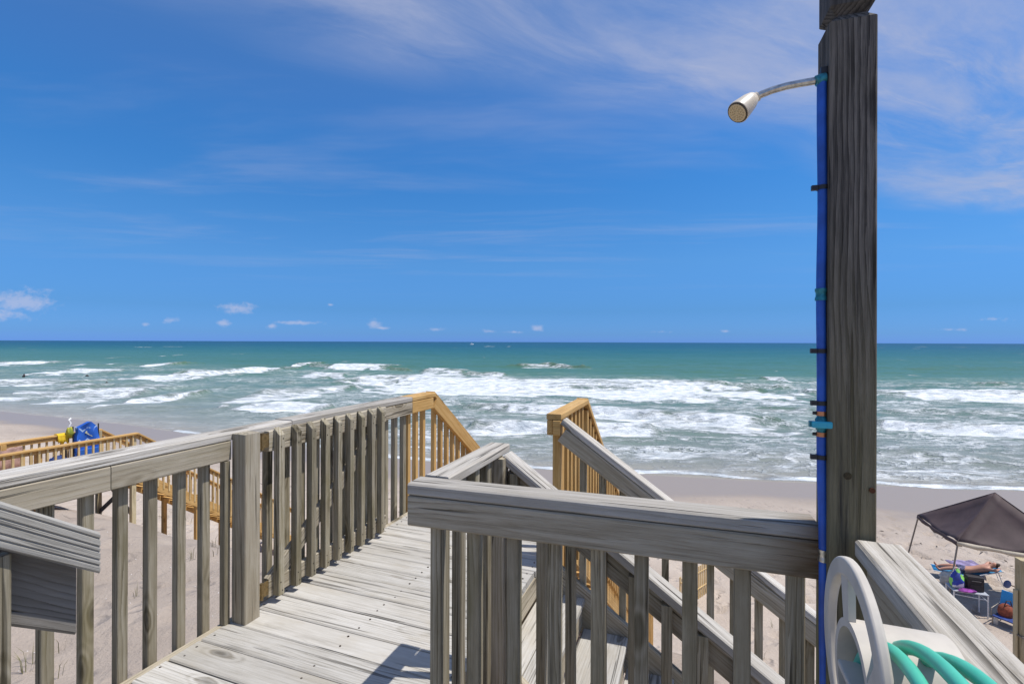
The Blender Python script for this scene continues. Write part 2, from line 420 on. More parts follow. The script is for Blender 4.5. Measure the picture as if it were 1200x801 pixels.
# ------------------------------------------------------------------ sea
rows = [23.0]
while rows[-1] < 420: rows.append(rows[-1] * 1.0052 + .02)
while rows[-1] < 40000: rows.append(rows[-1] * 1.10)
rows = np.array(rows); cols = np.concatenate([np.arange(-6, -1.3, .08), np.linspace(-1.3, 1.3, 620), np.arange(1.34, 6, .08)])
TX, SY = np.meshgrid(cols, rows)
SX = TX * SY
D = -offshore(SX, SY)                              # metres out from the waterline
trail = np.zeros_like(SX); foam = np.zeros_like(SX); hgt = np.zeros_like(SX)
wob = (fbm(SX * .07, SY * .10, 4, 3) - .5)
wob2 = (fbm(SX * .4, SY * .5, 3, 4) - .5)
def band(pts, th, amp=1.0, wave=.35, seed=0):
    """a line of broken water: crest points and depth of the foam, as seen; stored as distances on the sea"""
    global foam, hgt, trail
    w3 = [at_z(px, py, SEA) for px, py in pts]
    xs = np.array([p.x for p in w3]); ys = np.array([p.y for p in w3])
    o = np.argsort(xs); xs = xs[o]; ys = ys[o]
    yc = np.interp(SX, xs, ys)
    ym = ys.mean(); dpt = th * ym * ym / (F * (CAMZ - SEA))          # depth in metres of th pixels
    L = xs[-1] - xs[0]
    xin = np.minimum(SX - xs[0], xs[-1] - SX) / max(L * .16, 1e-3) + (fbm(SX * .3, SY * .3, 3, seed + 5) - .5) * 2.4
    xin = np.clip(xin, 0, 1)
    v = (SY - yc) / dpt + wob * 1.4 + wob2 * .5                      # 0 at the front of the foam, 1 at its back
    half = .5
    prof = sst(v, -half - .08, -half + .10) * (1 - sst(v, 0, half + .9))
    hol = .75 + .5 * fbm(SX * .25 + seed, SY * .5, 3, seed + 9)
    foam = np.maximum(foam, np.clip(prof * xin * hol * amp, 0, 1.2))
    wl = max(dpt * .40, 1.3)
    q_ = SY - yc - dpt * .25
    hv = np.exp(-(q_ / np.where(q_ < 0, wl * .6, wl * 1.7)) ** 2) * np.clip(xin + .25, 0, 1) * wave * 2.0 * (.6 + .8 * fbm(SX * .2, SY * .15, 3, seed + 2))
    trail = np.maximum(trail, np.clip(xin + .3, 0, 1) * sst(v, -1.2, .2) * (1 - sst(v, .8, 5.0)) * amp)
    hgt = np.maximum(hgt, hv)
bands = [
    ([(-60, 427), (0, 427), (42, 428)], 4, 1, .3), ([(38, 438), (70, 437), (122, 438)], 5, 1, .35), ([(70, 430), (140, 427)], 2.2, .8, .15),
    ([(145, 444), (190, 445), (235, 446)], 5, 1, .3), ([(187, 441), (240, 440), (285, 437), (322, 436)], 7, 1, .45), ([(174, 429), (196, 429)], 4, 1, .5),
    ([(-60, 450), (0, 450), (60, 451), (112, 449)], 6, .9, .3), ([(40, 458), (90, 462), (165, 464)], 12, .8, .35), ([(48, 472), (100, 471)], 4, 1, .15),
    ([(125, 473), (170, 471), (232, 466)], 10, .95, .35), ([(-60, 469), (35, 469)], 3, .9, .15), ([(339, 430), (358, 429.5)], 4.5, 1, .6), ([(360, 430.5), (400, 432)], 2, .5, .6),
    ([(378, 433), (410, 433.5), (452, 434.5)], 6.5, 1, .6), ([(452, 435), (482, 436)], 1.6, .35, .55), ([(350, 441), (402, 443.5)], 5, .9, .3), ([(395, 446), (440, 447)], 4, .8, .2),
    ([(277, 466), (330, 464), (410, 459)], 10, .95, .35), ([(370, 452), (430, 450), (500, 453), (600, 457), (700, 459), (800, 459.5), (880, 462), (965, 466)], 15, 1.05, .55),
    ([(400, 448), (560, 449), (720, 451), (860, 454)], 8, .85, .3), ([(262, 480), (320, 481), (385, 483)], 8.5, 1, .35),
    ([(487, 438), (515, 439), (548, 441)], 7, 1, .5), ([(545, 441), (600, 442.5)], 2.6, .8, .5), ([(600, 431), (640, 430.5), (690, 433)], 1.8, .55, .75),
    ([(1028, 466), (1100, 467), (1260, 470)], 9, 1, .45), ([(1135, 465), (1170, 462), (1270, 464)], 4, .8, .4), ([(540, 480), (600, 483), (667, 487), (760, 494), (860, 499), (965, 503)], 9, .95, .4),
    ([(505, 491), (560, 496), (620, 499)], 5, .55, .2), ([(545, 503), (600, 504), (660, 506), (720, 507.5), (800, 508)], 7, .95, .4),
    ([(1026, 500), (1090, 506), (1150, 509), (1270, 516)], 11, 1, .4), ([(1026, 484), (1110, 487), (1270, 490)], 6, .5, .2), ([(830, 482), (960, 486)], 6, .5, .2),
    ([(895, 446.5), (928, 447.5)], 2.6, .9, .4), ([(865, 444), (878, 444)], 2, .8, .2), ([(1060, 440), (1080, 440)], 1.5, .6, .2), ([(1150, 452), (1190, 453)], 2, .6, .3),
    ([(560, 526), (680, 524), (760, 527), (860, 532)], 4, .45, .15), ([(880, 536), (960, 538)], 4, .5, .15), ([(1040, 534), (1130, 538), (1230, 546)], 4, .5, .15),
]
for i, (p, th, am, wv) in enumerate(bands): band(p, th, am, wv, i)
rw = random.Random(4)
for i in range(34):                                   # scattered whitecaps farther out
    x = rw.uniform(-20, 1220); y = 404 + 34 * rw.random() ** 1.3
    band([(x, y), (x + rw.uniform(4, 16), y + rw.uniform(-.2, .5))], rw.uniform(.6, 1.1), rw.uniform(.35, .62), .12, 50 + i)
# swash: thin bright edge where the last sheet of water stops, with lobes along the beach
lobe = (fbm(SX * .11 + 4, SX * 0 + 2.2, 3, 6) - .5) * 5.0
de = D + lobe * .5
sw = sst(de, .0, .25) * (1 - sst(de, .5, 1.7)) * (.5 + .8 * fbm(SX * .5, SY * .5, 2, 3))
sw2 = sst(de, 3.4, 3.7) * (1 - sst(de, 3.8, 5.4)) * sst(fbm(SX * .1, SY * .1, 2, 12), .42, .6)
foam = np.maximum(foam, np.clip(np.maximum(sw * .95, sw2 * .7) * (.35 + .65 * sst(SX / SY + (fbm(SX * .06, SY * .06, 2, 14) - .5) * .5, -.85, -.62)), 0, 1))
lace = sst(D, 0.4, 3) * (1 - sst(D, 62, 92)) * (.35 + 1.1 * fbm(SX * .06, SY * .09, 3, 20)) * sst(SX / SY, -.75, -.25)
lace = np.maximum(lace, .62 * sst(D, 10, 20) * (1 - sst(D, 62, 80)) * sst(fbm(SX * .05, SY * .1, 3, 22), .42, .65))
fade = sst(D, .5, 9)
lace = np.maximum(lace, trail * .62 * (1 - sst(D, 55, 100)))
sw_h = (.16 * np.sin(SY * .42 + fbm(SX * .02, SY * .03, 2, 30) * 9) + (fbm(SX * .16, SY * .3, 4, 31) - .5) * .55) * fade * (1 - .75 * sst(SY, 120, 420))
SZ = SEA + sw_h + hgt * fade + .03 * np.clip(lobe, 0, 2) * (1 - fade)
SZ = np.where(SY > 430, SEA, SZ)
me = grid_mesh('sea', SX, SY, SZ)
attr(me, 'foam', foam); attr(me, 'lace', np.clip(lace, 0, 1)); attr(me, 'offs', np.clip(D, 0, 4000)); attr(me, 'crest', np.clip(hgt * fade, 0, 1))
m, t, bs = base_mat('sea_water')
P = t.new('ShaderNodeNewGeometry').outputs['Position']
fo = t.new('ShaderNodeAttribute', attribute_name='foam').outputs['Fac']; la = t.new('ShaderNodeAttribute', attribute_name='lace').outputs['Fac']
of = t.new('ShaderNodeAttribute', attribute_name='offs').outputs['Fac']; cre = t.new('ShaderNodeAttribute', attribute_name='crest').outputs['Fac']
dist = t.math('MULTIPLY', t.math('LOGARITHM', t.math('ADD', of, 1.0), 10), 1 / 3.6)
c = t.ramp(dist, [(.0, (.34, .30, .25)), (.16, (.27, .27, .24)), (.30, (.175, .22, .20)), (.46, (.10, .185, .158)), (.54, (.07, .165, .125)), (.63, (.045, .140, .112)), (.70, (.018, .102, .094)), (.80, (.004, .066, .086)), (.94, (.002, .046, .082))])
pn = t.noise(t.scl(P, (.012, .035, 0)), 1, 4, .6)
c = t.mix(t.math('MULTIPLY', t.smooth(pn, .4, .7), .35), c, t.mix(.5, c, (.10, .19, .15)))
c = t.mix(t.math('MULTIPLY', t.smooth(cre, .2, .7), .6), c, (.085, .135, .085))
ra = t.noise(t.scl(P, (.7, 1.6, 1)), 1, 6, .66, .3)
rb = t.noise(t.scl(P, (.12, .60, 1)), 1, 5, .6, .4)
rag = t.math('ADD', t.math('MULTIPLY', t.math('SUBTRACT', ra, .5), 1.5), t.math('MULTIPLY', t.math('SUBTRACT', rb, .5), 1.5))
fm = t.math('ADD', fo, t.math('MULTIPLY', rag, t.math('MINIMUM', t.math('MULTIPLY', fo, 2.2), 1.0)))
fm = t.smooth(fm, .32, .90)
wv = t.vmath('ADD', t.scl(P, (.30, .62, 0)), t.scl(t.vmath('SUBTRACT', t.noise(t.scl(P, (.35, .6, 0)), 1, 4, .6, 0, True), (.5, .5, .5)), (2.4, 2.4, 0)))
ve = t.voro(wv, 1.0, 'DISTANCE_TO_EDGE'); ve2 = t.voro(t.scl(wv, (2.7, 2.7, 1)), 1.0, 'DISTANCE_TO_EDGE')
lc = t.math('MAXIMUM', t.smooth(ve, .02, .17, 1, 0), t.math('MULTIPLY', t.smooth(ve2, .02, .18, 1, 0), .7))
pat = t.noise(t.scl(P, (.10, .26, 1)), 1, 5, .65, .3)
lm = t.math('MULTIPLY', t.math('MULTIPLY', lc, la), t.smooth(t.math('ADD', pat, t.math('MULTIPLY', t.math('SUBTRACT', ra, .5), .7)), .32, .60))
fin = t.math('MAXIMUM', fm, t.math('MULTIPLY', lm, .85), clamp=True)
fvar = t.noise(t.scl(P, (.7, 1.2, 1)), 1, 4, .6)
fcol = t.mix(t.smooth(fvar, .3, .7), (.50, .55, .58), (.86, .88, .88))
t.put(bs.inputs['Base Color'], t.mix(fin, c, fcol))
t.put(bs.inputs['Roughness'], t.math('MULTIPLY_ADD', fin, .5, .28)); bs.inputs['IOR'].default_value = 1.33
t.put(bs.inputs['Specular IOR Level'], t.math('MULTIPLY_ADD', fin, -.02, .08))
b1 = t.noise(t.scl(P, (.26, .95, .5)), 1, 6, .66, .3); b2 = t.noise(t.scl(P, (.08, .2, .1)), 1, 3, .6)
bp = t.new('ShaderNodeBump'); bp.inputs['Distance'].default_value = .55; bp.inputs['Strength'].default_value = .75
t.put(bp.inputs['Height'], t.math('ADD', t.math('MULTIPLY_ADD', b2, 1.2, b1), t.math('MULTIPLY', fin, t.math('MULTIPLY_ADD', ra, 1.3, .2)))); t.put(bs.inputs['Normal'], bp.outputs[0])
tag(link('sea', me, None, None, m), kind='structure')

# ------------------------------------------------------------------ deck
RT = .91                       # top of the rail caps above the deck
CT = .036                      # cap thickness
FB = .092                      # face board height
K = .70                        # slope of the stairs
UL = -2.075; UR = -.86; SF = 3.70
deck = thing('wooden_deck', 'weathered grey plank walkway deck leading out between the railings', 'deck', W(1.5, -1.4, 0))
s = -1.2; i = 0
while s < SF - .01:
    wd = min(.140, SF - s)
    u1 = .36 if s < 1.20 else UR
    board('deck_board', W(s + wd / 2, UL, -.019), W(s + wd / 2, u1 + random.uniform(-.004, .004), -.019), wd, .038, M_DECK, deck, b=.005, jit=.0016)
    s += .1455
board('rim_board', W(-1.2, UL - .0185, -.095), W(SF, UL - .0185, -.095), .036, .19, M_RAIL, deck)
board('rim_board', W(1.3, UR - .06, -.16), W(SF, UR - .06, -.16), .036, .24, M_RAIL, deck)
board('rim_board', W(SF - .03, UL, -.16), W(SF - .03, UR, -.16), .036, .24, M_RAIL, deck)
for (s, u) in ((3.5, -2.0), (3.5, -.95), (1.2, -2.0), (1.2, -.95), (-.8, -2.0), (-.8, .2), (1.05, .2)):
    p = W(s, u, 0); stick('support_post', p, gz(p.x, p.y) - .4, -.041, .12, .12, M_RAIL, deck)

bm = bmesh.new(); s = -1.2
rn = random.Random(3)
def disc(bm, c, n_, r_):
    a_ = n_.orthogonal().normalized(); b_ = n_.cross(a_)
    top = [bm.verts.new(c + n_ * .0012 + (a_ * math.cos(k * 1.0472) + b_ * math.sin(k * 1.0472)) * r_) for k in range(6)]
    bot = [bm.verts.new(c - n_ * .003 + (a_ * math.cos(k * 1.0472) + b_ * math.sin(k * 1.0472)) * r_) for k in range(6)]
    bm.faces.new(top)
    for k in range(6): bm.faces.new((bot[k], bot[(k + 1) % 6], top[(k + 1) % 6], top[k]))
while s < SF - .1:
    for u in (UL + .03, (UL + UR) / 2, UR - .035):
        for ds in (.035, .105): disc(bm, W(s + ds + rn.uniform(-.01, .01), u + rn.uniform(-.012, .012), 0), UP, rn.uniform(.0045, .006))
    s += .1455
M_NAIL = plain('rusty_nail', (.035, .022, .014), .8, .3)
tag(obj('nail_heads', bm, M_NAIL, deck), kind='stuff')

# ---- left railing
def rail_run(par, s0, s1, uc0, uc1, uf, ub, mcap, mface, mbal, bal, zt=RT, zb=-.2, cap=True, jit=.0012):
    """straight level railing along D1: cap from uc0 to uc1, face board at uf, balusters at ub"""
    if cap: board('cap_board', W(s0, (uc0 + uc1) / 2, zt - CT / 2), W(s1, (uc0 + uc1) / 2, zt - CT / 2), abs(uc1 - uc0), CT, mcap, par, b=.005, jit=jit)
    board('face_board', W(s0, uf, zt - CT - .003 - FB / 2), W(s1, uf, zt - CT - .003 - FB / 2), .037, FB, mface, par, b=.004)
    for sb in bal: stick('baluster', W(sb, ub, 0), zb, zt - CT - .006, .038, .038, mbal, par, jit=.0018)
lr = thing('deck_railing', 'long grey railing along the left side of the deck, ending in yellow new wood', 'railing', W(1.5, -2.1, 0))
UFL = UL - .0165; UBL = UL - .0555
bs0 = [1.145 + .118 * k for k in range(-12, 5)]
rail_run(lr, -1.2, 1.197, UL - .125, UL + .002, UFL, UBL, M_CAP, M_RAIL, M_BAL, [b for b in bs0 if b < 1.70], cap=False)
board('face_board', W(1.2, UFL, RT - CT - .003 - FB / 2), W(1.712, UFL, RT - CT - .003 - FB / 2), .037, FB, M_RAIL, lr)
board('cap_board', W(-1.2, UL - .0615, RT - CT / 2), W(2.09, UL - .0615, RT - CT / 2 - .001), .127, CT, M_CAP, lr, b=.005)
board('cap_board', W(2.093, UL - .0615, RT - CT / 2 + .003), W(3.326, UL - .0615, RT - CT / 2), .127, CT, M_CAP, lr, b=.005)
board('face_board', W(1.806, UFL, RT - CT - .003 - FB / 2), W(3.326, UFL, RT - CT - .003 - FB / 2), .037, FB, M_RAIL, lr)
k = 1.86
while k < 3.30:
    stick('baluster', W(k, UBL, 0), -.2, RT - CT - .006, .038, .038, M_BAL, lr, jit=.0015); k += .118
tag(board('cap_board', W(3.329, UL - .0615, RT - CT / 2), W(SF, UL - .0615, RT - CT / 2), .127, CT, M_NEW, lr, b=.004), 'yellow new cap board at the seaward end')
tag(board('face_board', W(3.329, UFL, RT - CT - .003 - FB / 2), W(SF - .04, UFL, RT - CT - .003 - FB / 2), .037, FB, M_NEW, lr), 'yellow new face board at the seaward end')
for k in (3.345, 3.46, 3.575): tag(stick('baluster', W(k, UBL, 0), -.2, RT - CT - .006, .038, .038, M_NEW, lr), 'yellow new baluster')
stick('gate_post', W(1.7575, UL + .0475, 0), -.0, RT - .006, .087, .089, M_RAIL, lr, b=.004)
stick('baluster', W(1.69, UL - .01, 0), -.0, RT - CT - FB - .006, .030, .036, M_BAL, lr)

# ---- gate folded back against the left railing
gate = thing('slatted_gate', 'open weathered slatted gate folded back against the left railing', 'gate', W(1.85, UL + .03, 0))
G0, G1 = 1.892, 2.905; UG = UL + .032
GZ0, GZ1 = .035, RT - .02
board('gate_rail', W(G0, UG, GZ1 - .055), W(G1, UG, GZ1 - .055), .034, .105, M_RAIL, gate)
board('gate_rail', W(G0, UG, GZ0 + .045), W(G1, UG, GZ0 + .045), .034, .088, M_RAIL, gate)
board('brace', W(G0 + .02, UG, .10), W(G1 - .06, UG, GZ1 - .13), .032, .085, M_RAIL, gate, up=UP)
def picket_mesh(L, a=.037, bb=.040):
    # local x up, y across (D1), z towards the deck; the top is cut sloping down to the deck side
    h = a / 2; d = bb / 2
    vs = [(0, -h, -d), (0, h, -d), (0, h, d), (0, -h, d), (L, -h, -d), (L, h, -d), (L - .038, h, d), (L - .038, -h, d)]
    fs = [(0, 1, 2, 3), (4, 7, 6, 5), (0, 4, 5, 1), (1, 5, 6, 2), (2, 6, 7, 3), (3, 7, 4, 0)]
    bm = bmesh.new(); v = [bm.verts.new(c) for c in vs]
    for f in fs: bm.faces.new([v[i] for i in f])
    bmesh.ops.recalc_face_normals(bm, faces=bm.faces)
    bmesh.ops.bevel(bm, geom=[e for e in bm.edges], offset=.002, segments=1, affect='EDGES')
    return finish(bm, 'picket', False)
pk = picket_mesh(GZ1 + .012 - GZ0); pk.materials.append(M_BAL)
for px in (330, 350, 367.5, 383.5, 398, 412, 425, 437, 448):
    sp = s_of(px, UG + .038) - .012
    M = Matrix(((0, D1.x, D2.x, 0), (0, D1.y, D2.y, 0), (1, 0, 0, 0), (0, 0, 0, 1))).to_4x4()
    M = Matrix.Translation(W(sp, UG + .0375, GZ0 + random.uniform(-.003, .003))) @ M
    link('picket', pk, M, gate)
M_BRASS = plain('old_brass', (.26, .18, .08), .5, .7, var=.35)
for zc_ in (GZ1 - .045, GZ0 + .055):
    bm = bmesh.new(); tube_bm(bm, [W(1.845, UL + .052, zc_ - .042), W(1.845, UL + .052, zc_ + .042)], .009, 10)
    hinge = obj('hinge', bm, M_BRASS, gate, smooth=True)
    for sa, ua_, ln in ((1.822, .052, .044), (1.870, .046, .044)):
        lb = bmesh.new(); box_bm(lb, W(sa, UL + ua_, zc_), D1, D2, UP, ln, .004, .072); obj('hinge_leaf', lb, M_BRASS, hinge)

bm = bmesh.new()
for px in (330, 350, 367.5, 383.5, 398, 412, 425, 437, 448):
    sp_ = s_of(px, UG + .038) - .012
    for z_, dsn in ((GZ1 - .045, .006), (GZ1 - .085, -.005), (GZ0 + .025, .005), (GZ0 + .07, -.006)): disc(bm, W(sp_ + dsn, UG + .0375 + .0195, z_), D2, .0038)
for dsn, z_ in ((-.015, .85), (.016, .83), (-.014, .10), (.017, .06), (.0, .45)): disc(bm, W(1.7575 + dsn, UL + .0475 + .0432, z_), D2, .0042)
tag(obj('nail_heads', bm, M_NAIL, gate), kind='stuff')

# ---- sloping handrail at the far left, grooved and weathered
stub = thing('stair_railing', 'sloping handrail stub at the far left, deeply grooved grey wood over a dark board', 'railing', W(.6, -1.56, 0))
zt_, yw = .019, .0465
prof = [(-yw + .004, -zt_), (yw - .010, -zt_), (yw - .002, -zt_ + .007)]
gj = (.001, -.002, .002, -.001, .0015)
prof += [(yw, zt_ - .006), (yw - .006, zt_)]
for g in range(5):
    c0 = yw - .016 - g * .0152
    prof += [(c0 + .0032 + gj[g], zt_), (c0 + .0010 + gj[g], zt_ - .0045), (c0 - .0012 + gj[g], zt_ - .0045), (c0 - .0030 + gj[g], zt_)]
prof += [(-yw + .005, zt_ - .001), (-yw, zt_ - .006), (-yw, -zt_ + .004)]
SK = .725
def sp(s_, u, zoff): return W(s_, u, .760 + SK * (.864 - s_) + zoff)
# local z points to the deck side (D2), local y up the face
board('hand_rail', sp(.10, -1.557, 0), sp(.864, -1.557, 0), .093, .038, M_STUB, stub, up=D2, prof=prof, shear=-SK)
board('face_board', sp(.10, -1.622, -.142), sp(.842, -1.622, -.142), .168, .037, M_DARKW, stub, up=D2, b=.007, shear=-SK)
for s_ in (.667, .53, .39, .25):
    stick('baluster', W(s_, -1.579, 0), 0, .76 + SK * (.864 - s_) - .075, .040, .038, M_BAL, stub, jit=.001)

# ---- front railing, nearest on the right
FD = Vector((.953, -.303, 0)); FN = Vector((.303, .953, 0))
FO = Vector((-.323, 1.502, 0)); FL = 1.118
fr = thing('deck_railing', 'thick grey front railing across the middle, running from its corner to the shower post', 'railing', FO)
board('cap_board', FO + FN * .0445 + UP * (RT - .018), FO + FN * .0445 + FD * FL + UP * (RT - .018), .089, .036, M_CAP_R, fr, b=.005)
board('face_board', FO + FN * .0195 + UP * (RT - .039 - .046), FO + FN * .0195 + FD * FL + UP * (RT - .039 - .046), .037, .092, M_RAIL_R, fr, b=.004)
def on_plane(px, py, p, n):
    r = ray(px, py); o = Vector((0, 0, CAMZ)); t = (Vector(p) - o).dot(n) / r.dot(n); return o + r * t
for px in (514, 558.5, 603.5, 650.5, 702, 752.5, 809, 869.5, 932):
    q = on_plane(px, 560, FO + FN * .06, FN)
    stick('baluster', q, -.02, RT - .04, .038, .038, M_BAL, fr, axis=FN, jit=.0015)

# ---- short railing from the corner to the stair opening
sh = thing('deck_railing', 'short bleached railing going away from the front corner to the side stairs', 'railing', W(1.5, -.8, 0))
c0 = FO + FN * .092
board('cap_board', W(1.405, -.782, RT - .0185), W(1.965, -.782, RT - .0185), .09, .036, M_CAP, sh, b=.005)
board('face_board', W(1.36, -.807, RT - .085), W(1.90, -.807, RT - .085), .037, .092, M_RAIL, sh)
for sb in (1.42, 1.54, 1.66, 1.78):
    stick('baluster', W(sb, -.769, 0), -.2, RT - .04, .038, .038, M_BAL, sh, jit=.001)
stick('post', W(1.87, -.755, 0), -.25, RT - .04, .06, .075, M_RAIL, sh)

# ---- side stairs going down to the right
ss = thing('wooden_stairs', 'weathered grey stairs stepping down to the right behind the front railing', 'stairs', W(2.4, UR, 0))
RISE, RUN = .178, .2543
for i in range(1, 12):
    u0 = UR + RUN * (i - 1); z = -RISE * i
    for q in (0, 1):
        a = u0 + .004 + q * .1345
        board('tread', W(1.95, a + .065, z - .018), W(2.858, a + .065, z - .018), .130, .036, M_DECK, ss, b=.005, jit=.001)
    board('riser', W(1.95, u0 - .009, z + RISE / 2 - .018), W(2.858, u0 - .009, z + RISE / 2 - .018), .018, RISE - .042, M_RAIL, ss, up=UP)
dv = Vector((D2.x, D2.y, -K)).normalized(); nv = Vector((D2.x * K, D2.y * K, 1)).normalized()
def slope_pt(s, u, zoff): return W(s, u, -K * (u - UR) + zoff)
for s_ in (1.927, 2.881):
    board('stringer', slope_pt(s_, UR + .0, -.075), slope_pt(s_, UR + 2.75, -.075), .036, .235, M_RAIL, ss, up=UP)
ns = thing('stair_railing', 'near handrail of the side stairs, its bleached cap sloping down to the right', 'railing', W(1.9, -.7, 0))
def slope_rail(par, s_cap, s_face, s_bal, u0, u1, ubal, mats, capw=.09, zoff=0):
    zt = lambda u: RT - K * (u - (-.765)) + zoff
    cw = .036
    board('cap_board', W(s_cap, u0, zt(u0) - .022), W(s_cap, u1, zt(u1) - .022), capw, cw, mats[0], par, b=.005)
    board('face_board', W(s_face, u0, zt(u0) - .046 - .057), W(s_face, u1, zt(u1) - .046 - .057), .036, .091, mats[1], par, b=.004)
    for u in ubal:
        z0 = -K * (u - UR) - .22
        stick('baluster', W(s_bal, u, 0), z0, zt(u) - .052, .038, .038, mats[2], par, axis=D1, jit=.0015)
slope_rail(ns, 1.915, 1.927, 1.889, -.735, 1.75, [-.69 + .122 * k for k in range(20)], (M_CAP, M_RAIL, M_BAL))
fs_ = thing('stair_railing', 'far handrail of the side stairs, starting from the yellow railing end', 'railing', W(2.9, -.7, 0))
slope_rail(fs_, 2.902, 2.876, 2.915, -.735, 1.85, [-.615 + .12 * k for k in range(20)], (M_CAP, M_RAIL, M_BAL))

# ---- yellow stairs going straight down to the beach
bsr = thing('beach_stairs', 'yellow new wood stairs descending straight from the deck to the sand', 'stairs', W(SF, -1.45, 0))
for i in range(1, 30):
    z = -RISE * i; s0 = SF + .02 + RUN * (i - 1)
    for q in (0, 1):
        a = s0 + q * .1345
        board('tread', W(a + .065, UL + .01, z - .018), W(a + .065, UR + .0, z - .018), .130, .036, M_NEW, bsr, b=.004)
for u in (UL - .01, UR + .02):
    board('stringer', W(SF + .03, u, -.26), W(SF + .03 + 29 * RUN, u, -.26 - K * 29 * RUN), .036, .235, M_NEW, bsr)
def d1_slope_rail(par, uc, uf, ub, s0, s1, mat, zt0=RT, ztop=None):
    zt = lambda s: zt0 - K * (s - s0)
    board('cap_board', W(s0 - .02, uc, zt(s0) - .006), W(s1, uc, zt(s1) - .02), .09, .036, mat, par, b=.004)
    board('face_board', W(s0, uf, zt(s0) - .085), W(s1, uf, zt(s1) - .085), .036, .115, mat, par, b=.004)
    s = s0 + .06
    while s < s1:
        stick('baluster', W(s, ub, 0), zt(s) - RT - .22, zt(s) - .05, .038, .038, mat, par, jit=.0012); s += .118
ol = thing('stair_railing', 'left handrail of the yellow beach stairs, sloping away towards the water', 'railing', W(SF, UL, 0))
d1_slope_rail(ol, UL - .05, UL - .02, UL - .058, SF + .01, SF + 7.3, M_NEW)
orr = thing('stair_railing', 'right yellow railing beside the stair opening, level then sloping to the beach', 'railing', W(2.9, -.78, 0))
board('cap_board', W(2.865, -.787, RT - .018), W(SF, -.787, RT - .018), .093, .036, M_NEW, orr, b=.004)
board('face_board', W(2.868, -.813, RT - .085), W(SF, -.813, RT - .085), .036, .092, M_NEW, orr)
board('face_board', W(2.874, -.79, RT - .085), W(2.874, -.745, RT - .085), .034, .092, M_NEW, orr)
for sb in [2.99 + .118 * k for k in range(6)]: stick('baluster', W(sb, -.775, 0), -.22, RT - .04, .038, .038, M_NEW, orr, jit=.001)
stick('post', W(2.925, -.776, 0), -.3, RT - .04, .07, .05, M_NEW, orr)
d1_slope_rail(orr, -.787, -.813, -.775, SF + .01, SF + 7.3, M_NEW)

# ---- right railing with the wide bleached cap
rr = thing('deck_railing', 'right railing with broad bleached cap running back past the hose reel', 'railing', W(.5, .39, 0))
board('cap_board', W(-1.0, .3905, RT - .020), W(1.285, .3905, RT - .020), .089, .040, M_CAP, rr, b=.005)
board('face_board', W(-1.0, .386, RT - .043 - .055), W(1.28, .386, RT - .043 - .055), .037, .11, M_RAIL, rr)
board('face_board', W(-1.0, .390, RT - .158 - .07), W(1.28, .390, RT - .158 - .07), .037, .14, M_RAIL, rr)
for k in range(18): stick('baluster', W(1.2 - .125 * k, .428, 0), -.2, RT - .045, .038, .038, M_BAL, rr)

# ------------------------------------------------------------------ shower post
post = thing('wooden_post', 'tall dark grey square post with a notched top carrying the shower pipe', 'post', W(1.33, .34, 0))
PC = Vector((.7285, 1.112, 0)); PW = .095
pc = PC + FD * (PW / 2) + FN * (PW / 2)
def loft_sq(name, secs, mat, parent):
    bm = bmesh.new(); rings = []
    for z, hw in secs:
        b = .0035; pts = []
        for sx, sy, o in ((-1, -1, 0), (1, -1, 1), (1, 1, 0), (-1, 1, 1)):
            a1 = (sx * hw, sy * (hw - b)); a2 = (sx * (hw - b), sy * hw)
            pts += ([a1, a2] if o == 0 else [a2, a1])
        rings.append([bm.verts.new((z, p[0], p[1])) for p in pts])
    for a, c in zip(rings[:-1], rings[1:]):
        for i in range(8): bm.faces.new((a[i], a[(i + 1) % 8], c[(i + 1) % 8], c[i]))
    bm.faces.new(rings[0]); bm.faces.new(rings[-1])
    M = Matrix(((0, FD.x, FN.x, pc.x), (0, FD.y, FN.y, pc.y), (1, 0, 0, 0), (0, 0, 0, 1)))
    return obj(name, bm, mat, parent, M=M)
h_ = PW / 2
loft_sq('shaft', [(0, h_), (.6, h_), (1.2, h_), (1.8, h_ - .0005), (2.088, h_ - .0005), (2.108, h_ - .018)], M_POST, post)
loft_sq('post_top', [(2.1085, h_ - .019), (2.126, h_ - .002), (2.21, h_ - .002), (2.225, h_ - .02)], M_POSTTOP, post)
bm = bmesh.new(); tube_bm(bm, [PC + FD * .085 - FN * .004 + UP * 1.02, PC + FD * .085 + FN * .002 + UP * 1.02], .006, 10)
obj('bolt', bm, plain('rusty_iron', (.10, .035, .012), .8, .3), post)
bm = bmesh.new(); tube_bm(bm, [PC + FD * .038 - FN * .001 + UP * 1.048, PC + FD * .038 + FN * .002 + UP * 1.048], [.0085, .0085], 12)
obj('knot', bm, plain('knot_wood', (.05, .035, .012), .8, var=.4, scale=200), post)

# ------------------------------------------------------------------ shower
M_BLUE = plain('blue_pipe', (.012, .085, .42), .45, var=.22, scale=14)
M_TEAL = plain('teal_brass', (.02, .19, .24), .4, .3, var=.3, scale=120)
M_BLACK = plain('black_plastic', (.015, .015, .018), .5)
M_COPPER = plain('copper_ring', (.55, .25, .13), .35, .9)
M_CHROME = plain('worn_chrome', (.50, .49, .46), .28, 1.0, var=.25, scale=90)
M_CREAM = plain('cream_plastic', (.64, .56, .44), .4, var=.08, scale=60)
M_FACE = plain('shower_face', (.58, .45, .26), .6, var=.06, scale=150)
sw_ = thing('outdoor_shower', 'blue pipe outdoor shower with cream shower head strapped to the tall post', 'shower', (.722, 1.14, 0))
def pipe_at(py): return at_d(963.5 + (py - 450) * .004 + 1.1 * math.sin(py / 95.0) + .5 * math.sin(py / 31.0), py, 1.135)
ptop = pipe_at(101); pbot = pipe_at(1000)
tube('pipe', [pipe_at(96 + k * 24.7) for k in range(11)], .0102, M_BLUE, sw_, 16)
